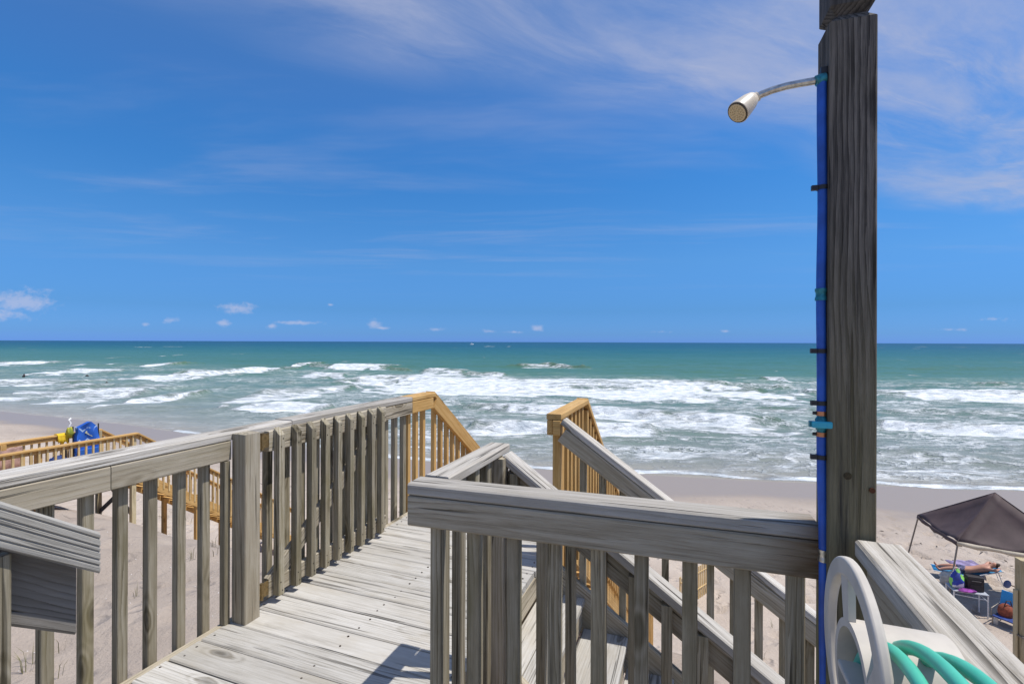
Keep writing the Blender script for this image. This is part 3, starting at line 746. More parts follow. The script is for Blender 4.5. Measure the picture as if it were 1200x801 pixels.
tube('pipe', [pipe_at(347 + k * 17) for k in range(9)], .0102, M_BLUE, sw_, 16)
tube('pipe', [pipe_at(508 + k * 27) for k in range(21)], .0102, M_BLUE, sw_, 16)
for py, sg in ((220, 1), (411, 1), (472, 1), (535, 1)):
    p = pipe_at(py)
    cl = tube('pipe_clamp', [p - UP * .005, p + UP * .005], .0125, M_BLACK, sw_, 14)
    cb = bmesh.new(); box_bm(cb, p + FD * .010 - FN * .004, FD, FN, UP, .032, .010, .010); box_bm(cb, p - FD * .017 - FN * .003, FD, FN, UP, .013, .010, .011)
    obj('clamp_ear', cb, M_BLACK, cl)
p = pipe_at(345)
cp_ = tube('pipe_coupling', [p + UP * .014, p + UP * .008, p + UP * .004, p, p - UP * .004, p - UP * .008, p - UP * .014], [.0125, .0125, .0108, .0108, .0108, .0125, .0125], M_TEAL, sw_, 14)
p = pipe_at(650)
tube('pipe_coupling', [p + UP * .014, p + UP * .008, p + UP * .004, p, p - UP * .004, p - UP * .008, p - UP * .014], [.0122, .0122, .0108, .0108, .0108, .0122, .0122], M_CHROME, sw_, 14)
pv = pipe_at(496)
valve = tube('valve_body', [pv + UP * .021, pv + UP * .016, pv + UP * .010, pv - UP * .010, pv - UP * .016, pv - UP * .021], [.0095, .0095, .0135, .0135, .0095, .0095], M_TEAL, sw_, 12)
bm = bmesh.new(); box_bm(bm, pv - FN * .020 - FD * .004, FD, FN, UP, .042, .010, .016)
obj('valve_handle', bm, plain('teal_handle', (.03, .36, .48), .4), valve, bevel=.004)
bm = bmesh.new(); box_bm(bm, pv - FN * .012 - FD * .022, FD, FN, UP, .014, .012, .014); obj('valve_stem', bm, M_TEAL, valve, bevel=.002)
for py in (484, 508.5):
    p = pipe_at(py); tube('copper_ring', [p - UP * .005, p + UP * .005], .0112, M_COPPER, sw_, 14)
    tube('ring_tab', [p - FD * .010, p - FD * .018], .004, M_BLACK, sw_, 6)
e0 = pipe_at(93)
tube('elbow', [e0 + FD * .008 + UP * .001, e0, e0 - FD * .012 - UP * .003], [.0125, .0135, .0125], M_TEAL, sw_, 12)
bm = bmesh.new(); box_bm(bm, e0 + UP * .018 + FD * .004, FD, FN, UP, .014, .014, .016); obj('bracket', bm, M_BLACK, sw_)
arm_px = [(955, 95), (940, 97.5), (922, 101), (906, 105.5), (893, 110.5), (886, 114)]
ap = [at_d(px, py, 1.14 + (963 - px) * .0007) for px, py in arm_px]
tube('shower_arm', ap, .0085, M_CHROME, sw_, 14)
n0 = at_d(888, 113, 1.19); n1 = at_d(880, 118, 1.193)
tube('collar', [n0, n1], .0118, M_CREAM, sw_, 16)
h0 = at_d(883, 114.5, 1.192); ax = (at_d(864.5, 132, 1.176) - h0).normalized()
head = tube('shower_head', [h0, h0 + ax * .005, h0 + ax * .022, h0 + ax * .056, h0 + ax * .065, h0 + ax * .066], [.009, .0165, .0215, .0265, .0270, .0255], M_CREAM, sw_, 28)
tube('nozzle_ring', [h0 + ax * .065, h0 + ax * .0685], [.0258, .0250], plain('dark_rim', (.06, .045, .03), .7), head, 28)
tube('spray_face', [h0 + ax * .0670, h0 + ax * .0695], [.0230, .0222], M_FACE, head, 28)
bm = bmesh.new(); ua = ax.orthogonal().normalized(); ub_ = ax.cross(ua)
for rr_, nn in ((.006, 5), (.011, 10), (.0165, 15)):
    for k in range(nn):
        a = 2 * math.pi * k / nn; c = h0 + ax * .0695 + (ua * math.cos(a) + ub_ * math.sin(a)) * rr_
        tube_bm(bm, [c - ax * .001, c + ax * .0012], .0010, 5)
tag(obj('spray_holes', bm, plain('nozzle_brown', (.36, .27, .14), .8), head), kind='stuff')

# ------------------------------------------------------------------ hose reel and hose
M_REEL = plain('grey_white_plastic', (.50, .455, .39), .6, var=.10, scale=14, bump=.15)
reel = thing('hose_hanger', 'off white plastic hose hanger with pierced round flange on the right railing', 'hose hanger', W(.843, .30, .8))
RC_S, RC_Z, RU = .846, .880, .226
def fl_pt(u, cs, cz, r, a): return W(cs + r * math.cos(a), u, cz + r * math.sin(a))
def sector(bm, u0, u1, inner, outer, a0, a1, n, closed=False):
    """solid piece between two (cs, cz, r) circles, from angle a0 to a1"""
    cnt = n if closed else n + 1
    rings = []
    for k in range(cnt):
        a = a0 + (a1 - a0) * k / n
        rings.append([bm.verts.new(fl_pt(u0, *inner, a)), bm.verts.new(fl_pt(u0, *outer, a)), bm.verts.new(fl_pt(u1, *outer, a)), bm.verts.new(fl_pt(u1, *inner, a))])
    rg = range(cnt) if closed else range(cnt - 1)
    for k in rg:
        a, c = rings[k], rings[(k + 1) % cnt]
        for i in range(4): bm.faces.new((a[i], a[(i + 1) % 4], c[(i + 1) % 4], c[i]))
    if not closed: bm.faces.new(rings[0]); bm.faces.new(rings[-1])
OUT = (RC_S, RC_Z, .144); OUTI = (RC_S, RC_Z, .116); HUB = (RC_S, RC_Z - .030, .084); HUBI = (RC_S, RC_Z - .030, .072)
bm = bmesh.new(); sector(bm, RU - .006, RU + .008, OUTI, OUT, 0, 2 * math.pi, 72, True)
flange = obj('flange', bm, M_REEL, reel, smooth=True)
bv = flange.modifiers.new('Bevel', 'BEVEL'); bv.width = .004; bv.segments = 3; bv.limit_method = 'ANGLE'
bm = bmesh.new(); sector(bm, RU - .003, RU + .118, HUBI, HUB, 0, 2 * math.pi, 60, True); obj('drum', bm, M_REEL, reel, smooth=True)
for a0, a1, nm in ((66, 84, 'spoke'), (250, 290, 'spoke'), (150, 232, 'web')):
    bm = bmesh.new(); sector(bm, RU - .004, RU + .006, (RC_S, RC_Z - .030, .083), (RC_S, RC_Z, .118), R(a0), R(a1), 14); obj(nm, bm, M_REEL, reel)
bm = bmesh.new(); box_bm(bm, W(RC_S - .015, RU + .05, RC_Z - .028), D1, D2, UP, .115, .12, .010); obj('shelf', bm, M_REEL, reel, bevel=.003)
bm = bmesh.new(); box_bm(bm, W(RC_S - .10, RU + .062, RC_Z + .012), (D1 * .93 - UP * .37).normalized(), D2, (UP * .93 + D1 * .37).normalized(), .13, .075, .006); obj('saddle_plate', bm, M_REEL, reel, bevel=.002)
m, t, bs = base_mat('green_hose')
tcn = t.new('ShaderNodeTexCoord'); nn = t.noise(tcn.outputs['Object'], 30, 4, .6)
t.put(bs.inputs['Base Color'], t.mix(nn, (.05, .38, .26), (.10, .52, .38))); bs.inputs['Roughness'].default_value = .42
M_HOSE = m
def loop_pts(u, sc, zc2, a, b, du=.0, n=72, a0=0., a1=2 * math.pi):
    out = []
    for k in range(n + 1):
        th = a0 + (a1 - a0) * k / n
        out.append(W(sc + a * math.cos(th), u + du * k / n, zc2 + b * math.sin(th)))
    return out
hose_pts = []
specs = [(.249, .700, .70, .245, .255), (.272, .640, .73, .285, .252), (.299, .610, .725, .300, .262), (.322, .600, .705, .285, .240)]
bm = bmesh.new()
for (u, sc, zc2, a, b) in specs: tube_bm(bm, loop_pts(u, sc, zc2, a, b, .006), .0088, 12)
hose = obj('garden_hose', bm, M_HOSE, None, smooth=True)
tag(hose, 'coiled mint green garden hose looped over the white hanger', 'hose')

# ------------------------------------------------------------------ neighbouring beach walkway on the left
nb = thing('beach_walkway', 'yellow new wood beach access platform and stairs beyond the left railing', 'walkway', W(8, -13.5, -3))
FZ = -1.87; NT_ = -.92; UN, UF = -12.86, -14.30; SE = 8.0
for k in range(30):
    s = SE - .075 - k * .146
    board('floor_board', W(s, UF, FZ - .02), W(s, UN, FZ - .02), .14, .036, M_NEW, nb, b=.003)
for u, sg in ((UN, 1), (UF, -1)):
    board('beam', W(3.6, u, FZ - .16), W(SE, u, FZ - .16), .04, .235, M_NEW, nb)
    board('cap_board', W(3.6, u, NT_ - .02), W(SE + .02, u, NT_ - .02), .14, .038, M_NEW, nb)
    board('face_board', W(3.6, u - .02 * sg, NT_ - .085), W(SE, u - .02 * sg, NT_ - .085), .036, .085, M_NEW, nb)
    for k in range(31): stick('baluster', W(3.7 + .14 * k, u + .018 * sg, 0), FZ - .2, NT_ - .045, .036, .036, M_NEWP, nb, b=.002)
    for s in (7.95, 6.1, 4.2):
        p = W(s, u - .06 * sg, 0); stick('post', p, gz(p.x, p.y) - .3, NT_ - .04, .10, .10, M_GPOST if s > 7 else M_NEW, nb)
    S1 = SE + 5.4
    zt = lambda s: NT_ - K * (s - SE)
    board('cap_board', W(SE, u, zt(SE) - .02), W(S1, u, zt(S1) - .02), .14, .038, M_NEW, nb)
    board('face_board', W(SE, u - .02 * sg, zt(SE) - .09), W(S1, u - .02 * sg, zt(S1) - .09), .036, .085, M_NEW, nb)
    board('stringer', W(SE, u, FZ - .14), W(S1, u, FZ - .14 - K * (S1 - SE)), .042, .26, M_NEW, nb)
    for k in range(38):
        s = SE + .08 + .14 * k
        stick('baluster', W(s, u + .018 * sg, 0), zt(s) - 1.12, zt(s) - .05, .036, .036, M_NEWP, nb, b=.002)
    for s in (9.6, 11.4):
        p = W(s, u - .06 * sg, 0); stick('post', p, min(gz(p.x, p.y) - .3, zt(s) - 1.4), zt(s) - .9, .10, .10, M_NEW, nb)
for k in range(1, 21):
    z = FZ - .178 * k; s = SE + .13 + .254 * (k - 1)
    board('tread', W(s, UF, z - .02), W(s, UN, z - .02), .25, .036, M_NEW, nb)
pa = W(7.95, UN - .06, 0); pb = W(7.95, UF + .06, 0)
board('brace', pa + UP * -3.05 + D1 * .05, pb + UP * (FZ - .2) + D1 * .05, .036, .10, M_DARKW, nb)
board('brace', pa + UP * (FZ - .2) + D1 * .01, pb + UP * -3.05 + D1 * .01, .036, .10, M_DARKW, nb)

# ------------------------------------------------------------------ beach things on the right
def hit(px, py):                         # where this direction meets the sand
    r = ray(px, py); o = Vector((0, 0, CAMZ)); tt = 2.0
    while tt < 200:
        p = o + r * tt
        if p.z < gz(p.x, p.y): return p
        tt += .03
    return o + r * 60
GB = -5.93
M_CANOPY = plain('brown_canopy', (.068, .045, .045), .7, spec=.4, var=.15, scale=3)
M_TUBE = plain('grey_steel', (.22, .20, .18), .45, .6)
M_BEIGE = plain('beige_trim', (.48, .42, .32), .7)
A = at_z(1075.5, 603, -4.15); B = at_z(1122, 634, -4.15)
e = (B - A); LT = e.length; e.normalize(); nn_ = Vector((-e.y, e.x, 0))
nn_ = Vector((.88, -.47, 0)).normalized(); C = B + nn_ * 2.6; Dd = A + nn_ * 2.6
ctr = (A + B + C + Dd) / 4
pk_ = at_d(1166, 577, ctr.y); apex = Vector((ctr.x, ctr.y, pk_.z))
tent = thing('beach_canopy', 'dark brown pop up canopy tent standing on the sand at the right', 'canopy tent', (ctr.x, ctr.y, GB))
cs = [A, B, C, Dd]
for i in range(4):
    p, q = cs[i], cs[(i + 1) % 4]
    bm = bmesh.new(); n = 12; rows_ = []
    for r_ in range(n + 1):
        f = r_ / n; row = []
        for k in range(n + 1 - r_ if r_ < n else 1):
            m_ = n - r_
            g = k / m_ if m_ else 0
            base = p.lerp(q, g); v = base.lerp(apex, f)
            sag = -.16 * 4 * f * (1 - f) * (.4 + 2.4 * g * (1 - g)) - .05 * 4 * g * (1 - g) * (1 - f)
            wr = .030 * math.sin(g * 9 + f * 7 + i) * (1 - f) + .02 * math.sin(g * 23 - f * 11 + 2 * i) * (1 - f)
            edge_ = 0 if (g in (0, 1)) else 1
            row.append(bm.verts.new(v + UP * (sag * edge_ + wr * edge_)))
        rows_.append(row)
    for r_ in range(n):
        a, b_ = rows_[r_], rows_[r_ + 1]
        for k in range(len(b_)):
            bm.faces.new((a[k], a[k + 1], b_[k]))
            if k + 1 < len(b_): bm.faces.new((a[k + 1], b_[k + 1], b_[k]))
    pn_ = obj('canopy_panel', bm, M_CANOPY, tent, smooth=True)
    sd = pn_.modifiers.new('Solid', 'SOLIDIFY'); sd.thickness = .006
    bm = bmesh.new(); mid_ = []
    for k in range(13):
        g = k / 12; v = p.lerp(q, g); dz_ = -.05 * 4 * g * (1 - g)
        out = (v - ctr); out.z = 0; out.normalize()
        mid_.append((bm.verts.new(v + UP * (dz_ + .004) + out * .01), bm.verts.new(v + UP * (dz_ - .10 + .02 * math.sin(k * 1.9 + i)) + out * (.03 + .02 * math.sin(k * 1.3)))))
    for k in range(12): bm.faces.new((mid_[k][0], mid_[k + 1][0], mid_[k + 1][1], mid_[k][1]))
    vl = obj('valance', bm, M_CANOPY if i == 0 else M_BEIGE, tent, smooth=True)
    sd = vl.modifiers.new('Solid', 'SOLIDIFY'); sd.thickness = .005
    out = (p - ctr); out.z = 0; out.normalize()
    foot = p + out * .42; foot.z = gz(foot.x, foot.y) - .05
    tube('ridge_seam', [(p.lerp(apex, k / 8)) + UP * .004 for k in range(9)], .009, M_CANOPY, tent, 6)
    leg = tube('leg', [p - UP * .03 - out * .02, foot], .021, M_TUBE, tent, 8)
    tube('foot_pad', [foot + UP * .04, foot + UP * .065], .06, M_TUBE, leg, 10)
    bm = bmesh.new(); box_bm(bm, p - out * .05 - UP * .09, e, nn_, UP, .11, .11, .09); obj('corner_bracket', bm, M_BEIGE, tent, bevel=.01)
    tube('truss_bar', [p - UP * .08 - out * .04, (p + q) / 2 - UP * .16, q - UP * .08], .012, M_TUBE, tent, 6)

# ---- people: one skinned skeleton each
def skin_person(name, chains, mat, parent=None, lv=1):
    """chains: list of [(pos, radius), ...]; later chains start from an existing joint (same position)"""
    bm = bmesh.new(); lay = bm.verts.layers.skin.verify(); seen = {}
    for ch in chains:
        prev = None
        for pos, rad in ch:
            key = tuple(round(c, 4) for c in pos)
            v = seen.get(key)
            if v is None:
                v = bm.verts.new(pos); seen[key] = v
                rr2 = rad if isinstance(rad, tuple) else (rad, rad); v[lay].radius = rr2
                v[lay].use_root = len(seen) == 1
            if prev is not None and bm.edges.get((prev, v)) is None: bm.edges.new((prev, v))
            prev = v
    me = bpy.data.meshes.new(name); bm.to_mesh(me); bm.free(); me.materials.append(mat)
    o = link(name, me, None, parent)
    md = o.modifiers.new('Skin', 'SKIN'); md.use_smooth_shade = True
    sub = o.modifiers.new('Subdivision', 'SUBSURF'); sub.levels = lv; sub.render_levels = lv
    return o
M_SKIN = plain('skin', (.50, .26, .18), .55, var=.08, scale=8)
M_HAIR = plain('brown_hair', (.045, .022, .012), .7)
M_SHORTS = plain('dark_shorts', (.03, .03, .05), .8, var=.6, scale=12, col2=(.14, .15, .30))
M_SLING = plain('blue_sling', (.02, .22, .45), .7, var=.1, scale=20)
M_WHITE = plain('white_metal', (.72, .72, .72), .4)
PF = at_z(1097, 664, GB + .12); PH = at_z(1167, 663, GB + .50)
ld = Vector((PH.x - PF.x, PH.y - PF.y, 0)); PL = ld.length; ld.normalize(); sdv = Vector((-ld.y, ld.x, 0))
S_ = PL / 1.52
def bp_(l, side, h): return tuple(Vector((PF.x, PF.y, GB)) + (ld * l + sdv * side) * S_ + UP * h * S_)
chains = [[(bp_(.80, 0, .26), (.15, .11)), (bp_(.95, 0, .29), (.135, .10)), (bp_(1.15, 0, .38), (.15, .11)), (bp_(1.29, 0, .45), (.13, .10)), (bp_(1.38, 0, .50), .055), (bp_(1.46, 0, .55), (.085, .09)), (bp_(1.57, 0, .60), (.075, .08))],
          [(bp_(1.50, 0, .56), .08), (bp_(1.475, 0, .655), .02)]]
chains[1][0] = chains[0][5]
for sg in (-1, 1):
    chains.append([chains[0][0], (bp_(.74, .09 * sg, .24), .095), (bp_(.40, .12 * sg, .25), .062), (bp_(.20, .14 * sg, .19), .058), (bp_(.05, .16 * sg, .13), .036), (bp_(-.02, .17 * sg, .22), .03), (bp_(-.03, .17 * sg, .27), .018)])
    sh0 = (bp_(1.30, .17 * sg, .45), .058)
    chains.append([chains[0][3], sh0, (bp_(1.43, .37 * sg, .52), .042), (bp_(1.54, .20 * sg, .50), .032), (bp_(1.57, .11 * sg, .50), (.035, .02))])
    for k in range(5):
        chains.append([(bp_(1.57, .11 * sg, .50), .03), (bp_(1.56 + .02 * k, (.06 - .004 * k) * sg, .49), .009), (bp_(1.55 + .024 * k, .025 * sg, .485), .007)])
man = skin_person('person', chains, M_SKIN)
tag(man, 'person in dark patterned swim shorts lying back under the canopy, hands behind head', 'person')
sh_ = skin_person('swim_shorts', [[(bp_(.86, 0, .27), (.158, .12)), (bp_(.78, 0, .26), (.162, .122))]] + [[(bp_(.78, 0, .26), .12), (bp_(.72, .09 * g, .245), .108), (bp_(.50, .115 * g, .25), .085)] for g in (-1, 1)], M_SHORTS, man)
hr = skin_person('hair', [[(bp_(1.50, 0, .545), (.088, .09)), (bp_(1.585, 0, .60), (.086, .09)), (bp_(1.60, 0, .57), .07)]], M_HAIR, man)
for sg in (-1, 1):
    bm = bmesh.new(); bmesh.ops.create_uvsphere(bm, u_segments=8, v_segments=6, radius=.012, matrix=Matrix.Translation(bp_(1.50, .032 * sg, .632))); obj('eye', bm, M_HAIR, man, smooth=True)
bm = bmesh.new(); tube_bm(bm, [bp_(1.435, -.025, .622), bp_(1.432, 0, .628), bp_(1.435, .025, .622)], .008, 6); obj('mouth', bm, plain('lips', (.35, .12, .10), .5), man, smooth=True)

lounger = thing('beach_lounger', 'low blue sling lounger under the person lying back by the canopy leg', 'lounger', bp_(.9, 0, 0))
def sling(name, pts, mat, par):
    bm = bmesh.new(); rws = []
    for l, h in pts: rws.append([bm.verts.new(bp_(l, sd_, h - .012 * (1 - (sd_ / .29) ** 2))) for sd_ in (-.29, -.15, 0, .15, .29)])
    for a, b_ in zip(rws[:-1], rws[1:]):
        for k in range(4): bm.faces.new((a[k], a[k + 1], b_[k + 1], b_[k]))
    o = obj(name, bm, mat, par, smooth=True); sd = o.modifiers.new('Solid', 'SOLIDIFY'); sd.thickness = .012; return o
sling('seat_sling', [(-.10, .10), (.2, .10), (.5, .12), (.82, .13)], M_SLING, lounger)
sling('back_sling', [(.84, .13), (1.1, .22), (1.35, .36), (1.62, .50)], M_SLING, lounger)
for sg in (-.3, .3):
    tube('side_rail', [bp_(-.12, sg, .10), bp_(.84, sg, .13), bp_(1.64, sg, .51)], .014, M_WHITE, lounger, 8)
    tube('leg', [bp_(.1, sg, .10), bp_(.02, sg, -.02)], .012, M_WHITE, lounger, 8); tube('leg', [bp_(.75, sg, .13), bp_(.85, sg, -.02)], .012, M_WHITE, lounger, 8)
    tube('prop', [bp_(1.52, sg, .44), bp_(1.66, sg, -.02)], .012, M_WHITE, lounger, 8)

# ---- folding table with things on it
TH = .60
tr = at_z(1158, 697, GB + TH)
tx = Vector((-.93, .36, 0)).normalized(); ty = Vector((.36, .93, 0)).normalized()
table = thing('folding_table', 'small white legged folding table at the edge of the canopy shade', 'table', (tr.x, tr.y, GB))
def tp(a, b_, z): return tr + tx * a + ty * b_ + UP * (z - TH)
bm = bmesh.new(); box_bm(bm, tp(.36, .22, TH - .012), tx, ty, UP, .76, .48, .024); obj('table_top', bm, plain('grey_table_top', (.40, .42, .46), .5), table, bevel=.006)
for a, b_ in ((0, 0), (.72, 0), (0, .44), (.72, .44)):
    zz = gz(tp(a, b_, 0).x, tp(a, b_, 0).y)
    tube('leg', [tp(a, b_, TH - .025), tp(a, b_, zz - GB - .03)], .016, M_WHITE, table, 8)
tube('cross_bar', [tp(0, 0, .46), tp(.72, 0, .50)], .010, M_WHITE, table, 8); tube('cross_bar', [tp(0, 0, .42), tp(0, .44, .42)], .010, M_WHITE, table, 8)
# cooler bag
M_BAG = plain('black_bag', (.022, .018, .02), .7, var=.3, scale=60)
cool = thing('cooler_bag', 'black square cooler bag standing on the folding table', 'cooler bag', tp(.18, .2, TH))
bm = bmesh.new(); box_bm(bm, tp(.20, .24, TH + .182), tx, ty, UP, .36, .26, .36); obj('body', bm, M_BAG, cool, bevel=.035)
bm = bmesh.new(); box_bm(bm, tp(.20, .24, TH + .364), tx, ty, UP, .34, .24, .03); lid_ = obj('lid', bm, M_BAG, cool, bevel=.012)
tube('handle', [tp(.10, .105, TH + .27), tp(.13, .085, TH + .285), tp(.27, .085, TH + .285), tp(.30, .105, TH + .27)], .010, plain('grey_webbing', (.10, .09, .09), .8), cool, 8)
bm = bmesh.new(); box_bm(bm, tp(.20, .105, TH + .12), tx, ty, UP, .27, .02, .14); obj('pocket', bm, M_BAG, cool, bevel=.008)
# colourful bag with blue, white and green patches
m, t, bs = base_mat('blue_green_print')
tcn = t.new('ShaderNodeTexCoord'); vv = t.new('ShaderNodeTexVoronoi'); t.put(vv.inputs['Vector'], tcn.outputs['Object']); vv.inputs['Scale'].default_value = 6
hsx = t.sep(vv.outputs['Color'])[0]
t.put(bs.inputs['Base Color'], t.ramp(hsx, [(.0, (.02, .05, .35)), (.35, (.03, .10, .50)), (.36, (.62, .64, .70)), (.6, (.62, .64, .70)), (.61, (.03, .05, .25)), (.85, (.03, .05, .25)), (.86, (.25, .62, .12))]))
t.n['Color Ramp'].color_ramp.interpolation = 'CONSTANT'; bs.inputs['Roughness'].default_value = .7
M_PRINT = m
bm = bmesh.new(); bmesh.ops.create_uvsphere(bm, u_segments=20, v_segments=14, radius=.5)
for v in bm.verts:
    f = 1 + .16 * math.sin(v.co.x * 9 + v.co.z * 5) + .12 * math.sin(v.co.y * 11 + v.co.z * 4)
    v.co = tp(.58, .22, TH + .22) + (tx * v.co.x * .30 + ty * v.co.y * .30 + UP * v.co.z * .50) * f
bg_ = obj('beach_bag', bm, M_PRINT, None, smooth=True); tag(bg_, 'bulging blue white and green printed beach bag beside the black cooler', 'bag')
tube('strap', [tp(.50, .2, TH + .40), tp(.53, .2, TH + .54), tp(.62, .22, TH + .55), tp(.66, .22, TH + .40)], .012, plain('white_strap', (.7, .68, .65), .7), bg_, 6)
def blob(name, c, sx, sy, sz, mat, par=None, seed=0, amp=.12):
    bm = bmesh.new(); bmesh.ops.create_uvsphere(bm, u_segments=20, v_segments=12, radius=1)
    for v in bm.verts:
        f = 1 + amp * math.sin(v.co.x * 5 + seed) * math.sin(v.co.y * 6 + 1.3 * seed) + amp * .6 * math.sin(v.co.z * 9 + v.co.x * 7 + seed)
        v.co = Vector(c) + Vector((v.co.x * sx, v.co.y * sy, v.co.z * sz)) * f
    return obj(name, bm, mat, par, smooth=True)
tag(blob('beach_towel', tp(.42, .03, TH + .035), .22, .10, .035, plain('purple_cloth', (.22, .04, .24), .9, var=.5, scale=12), seed=2), 'crumpled purple towel on the front edge of the folding table', 'towel')
q = at_z(1113, 678, GB + .2)
wb = blob('tote_bag', q, .26, .20, .22, plain('cream_canvas', (.62, .58, .50), .9, var=.25, scale=7), seed=4); tag(wb, 'slumped cream canvas tote bag on the sand left of the table', 'bag')
bm = bmesh.new(); q2 = q + Vector((-.08, -.2, .0)); bmesh.ops.create_uvsphere(bm, u_segments=10, v_segments=8, radius=.09, matrix=Matrix.Translation(q2)); obj('dark_pocket', bm, M_BAG, wb, smooth=True)
q = at_z(1131, 664, GB + .02)
bm = bmesh.new(); rws = []
for i in range(9):
    rws.append([bm.verts.new(q + Vector((i * .11 - .3, j * .1 - .3, .03 + .02 * math.sin(i * 1.7 + j) + .0))) for j in range(8)])
for a, b_ in zip(rws[:-1], rws[1:]):
    for k in range(7): bm.faces.new((a[k], a[k + 1], b_[k + 1], b_[k]))
tw = obj('beach_towel', bm, plain('grey_violet_towel', (.22, .18, .30), .95, var=.5, scale=5), None, smooth=True); sd = tw.modifiers.new('Solid', 'SOLIDIFY'); sd.thickness = .015
tag(tw, 'grey violet towel spread on the sand beside the lying person', 'towel')

# ---- low chair with blue cover and brown bag, behind the pale post
q = at_z(1189, 742, GB)
ch = thing('beach_chair', 'low beach chair with blue fabric in the canopy shade beside the pale post', 'chair', q)
cx_ = Vector((.9, .43, 0)); cy_ = Vector((-.43, .9, 0))
def cpt(a, b_, z): return Vector((q.x, q.y, GB)) + cx_ * a + cy_ * b_ + UP * z
M_CH = plain('navy_blue_fabric', (.02, .05, .22), .8, var=.4, scale=9)
bm = bmesh.new(); box_bm(bm, cpt(.25, .2, .24), cx_, cy_, UP, .5, .46, .03); obj('seat', bm, M_CH, ch, bevel=.01)
bm = bmesh.new(); box_bm(bm, cpt(.46, .2, .52), (cx_ * .3 + UP * .95).normalized(), cy_, (cx_ * .95 - UP * .3).normalized(), .58, .46, .03); obj('backrest', bm, plain('bright_blue_fabric', (.03, .28, .62), .7), ch, bevel=.01)
for a, b_ in ((.02, -.02), (.02, .42), (.48, -.02), (.48, .42)): tube('leg', [cpt(a, b_, .25), cpt(a - .03, b_, -.04)], .013, M_TUBE, ch, 8)
for b_ in (-.05, .45): tube('arm_rest', [cpt(0, b_, .25), cpt(.02, b_, .42), cpt(.52, b_, .46)], .014, M_TUBE, ch, 8)
q3 = at_z(1179, 716, GB + .36)
hb_ = blob('straw_bag', q3, .17, .15, .20, plain('rust_brown_weave', (.23, .06, .03), .85, var=.35, scale=30), seed=1, amp=.05); tag(hb_, 'round rust brown bag leaning on the blue low chair', 'bag')
tube('bag_handle', [q3 + Vector((-.1, -.05, .16)), q3 + Vector((-.05, -.06, .30)), q3 + Vector((.05, -.06, .30)), q3 + Vector((.1, -.05, .16))], .012, M_HAIR, hb_, 6)
q4 = at_z(1167, 731, GB)
bt = thing('drink_bottle', 'white flask standing on the shaded sand between table and low chair', 'bottle', q4)
tube('body', [q4, q4 + UP * .005, q4 + UP * .17, q4 + UP * .20, q4 + UP * .22], [.04, .045, .045, .03, .025], plain('white_enamel', (.62, .60, .56), .4), bt, 14)
tube('cap', [q4 + UP * .22, q4 + UP * .27], .027, M_BLACK, bt, 12)
q5 = at_z(1180.5, 684, GB + .25)
pd = thing('beach_paddle', 'round blue paddle on a stick standing in the sand above the low chair', 'paddle', (q5.x, q5.y, GB))
tube('blade', [q5 - Vector((0, .012, 0)), q5 - Vector((0, .004, 0)), q5 + Vector((0, .004, 0)), q5 + Vector((0, .012, 0))], [.105, .115, .115, .105], plain('dark_blue_plastic', (.015, .06, .22), .4), pd, 20)
tube('shaft', [q5 + Vector((.08, 0, -.02)), q5 + Vector((.42, .05, -.16)), q5 + Vector((.62, .1, -.28))], .014, plain('dark_stick', (.08, .04, .02), .7), pd, 8)

# ---- pale post at the right edge
q6 = at_d(1200, 655, 6.6)
pp = thing('wooden_post', 'pale yellowish post standing in the sand at the right edge', 'post', (q6.x, q6.y, gz(q6.x, q6.y)))
stick('shaft', q6, gz(q6.x, q6.y) - .5, q6.z, .135, .135, M_GPOST, pp, axis=Vector((.25, .97, 0)).normalized(), b=.01)
stick('side_slat', q6 + Vector((-.095, .02, 0)), gz(q6.x, q6.y) - .5, q6.z - .42, .05, .03, M_GPOST, pp, axis=Vector((.25, .97, 0)).normalized(), b=.004)
zz = CAMZ - (748 - 402) / F * 6.5
bm = bmesh.new(); box_bm(bm, Vector((q6.x, q6.y, zz)), Vector((1, 0, 0)), Vector((0, 1, 0)), UP, .20, .17, .02); obj('wire_tie', bm, M_TUBE, pp)

# ---- short slatted fence down on the sand, seen past the handrails
f0 = hit(797, 716); f1 = hit(832, 692)
fd_ = (f1 - f0); fl_ = Vector((fd_.x, fd_.y, 0)).length; fd_ = Vector((fd_.x, fd_.y, 0)).normalized(); fnv = Vector((-fd_.y, fd_.x, 0))
sf = thing('slatted_fence', 'short pale slatted fence at the foot of the dune, seen below the front railing', 'fence', f0)
nsl = max(4, int(fl_ / .115))
for k in range(nsl):
    p = f0 + fd_ * (k * fl_ / (nsl - 1)); stick('slat', p, gz(p.x, p.y) - .2, gz(p.x, p.y) + .92 + random.uniform(-.02, .02), .07, .018, M_NEWP, sf, axis=fd_, b=.002)
for fr_ in (.30, .75):
    zg = gz(f0.x, f0.y); zg1 = gz(f1.x, f1.y)
    board('wire_rail', f0 - fnv * .02 + UP * (zg + fr_ - f0.z), f1 - fnv * .02 + UP * (zg1 + fr_ - f1.z), .02, .03, M_NEWP, sf, b=.003)
p = f1 + fd_ * .12; stick('post', p, gz(p.x, p.y) - .4, gz(p.x, p.y) + 1.02, .09, .09, M_NEW, sf, axis=fd_)

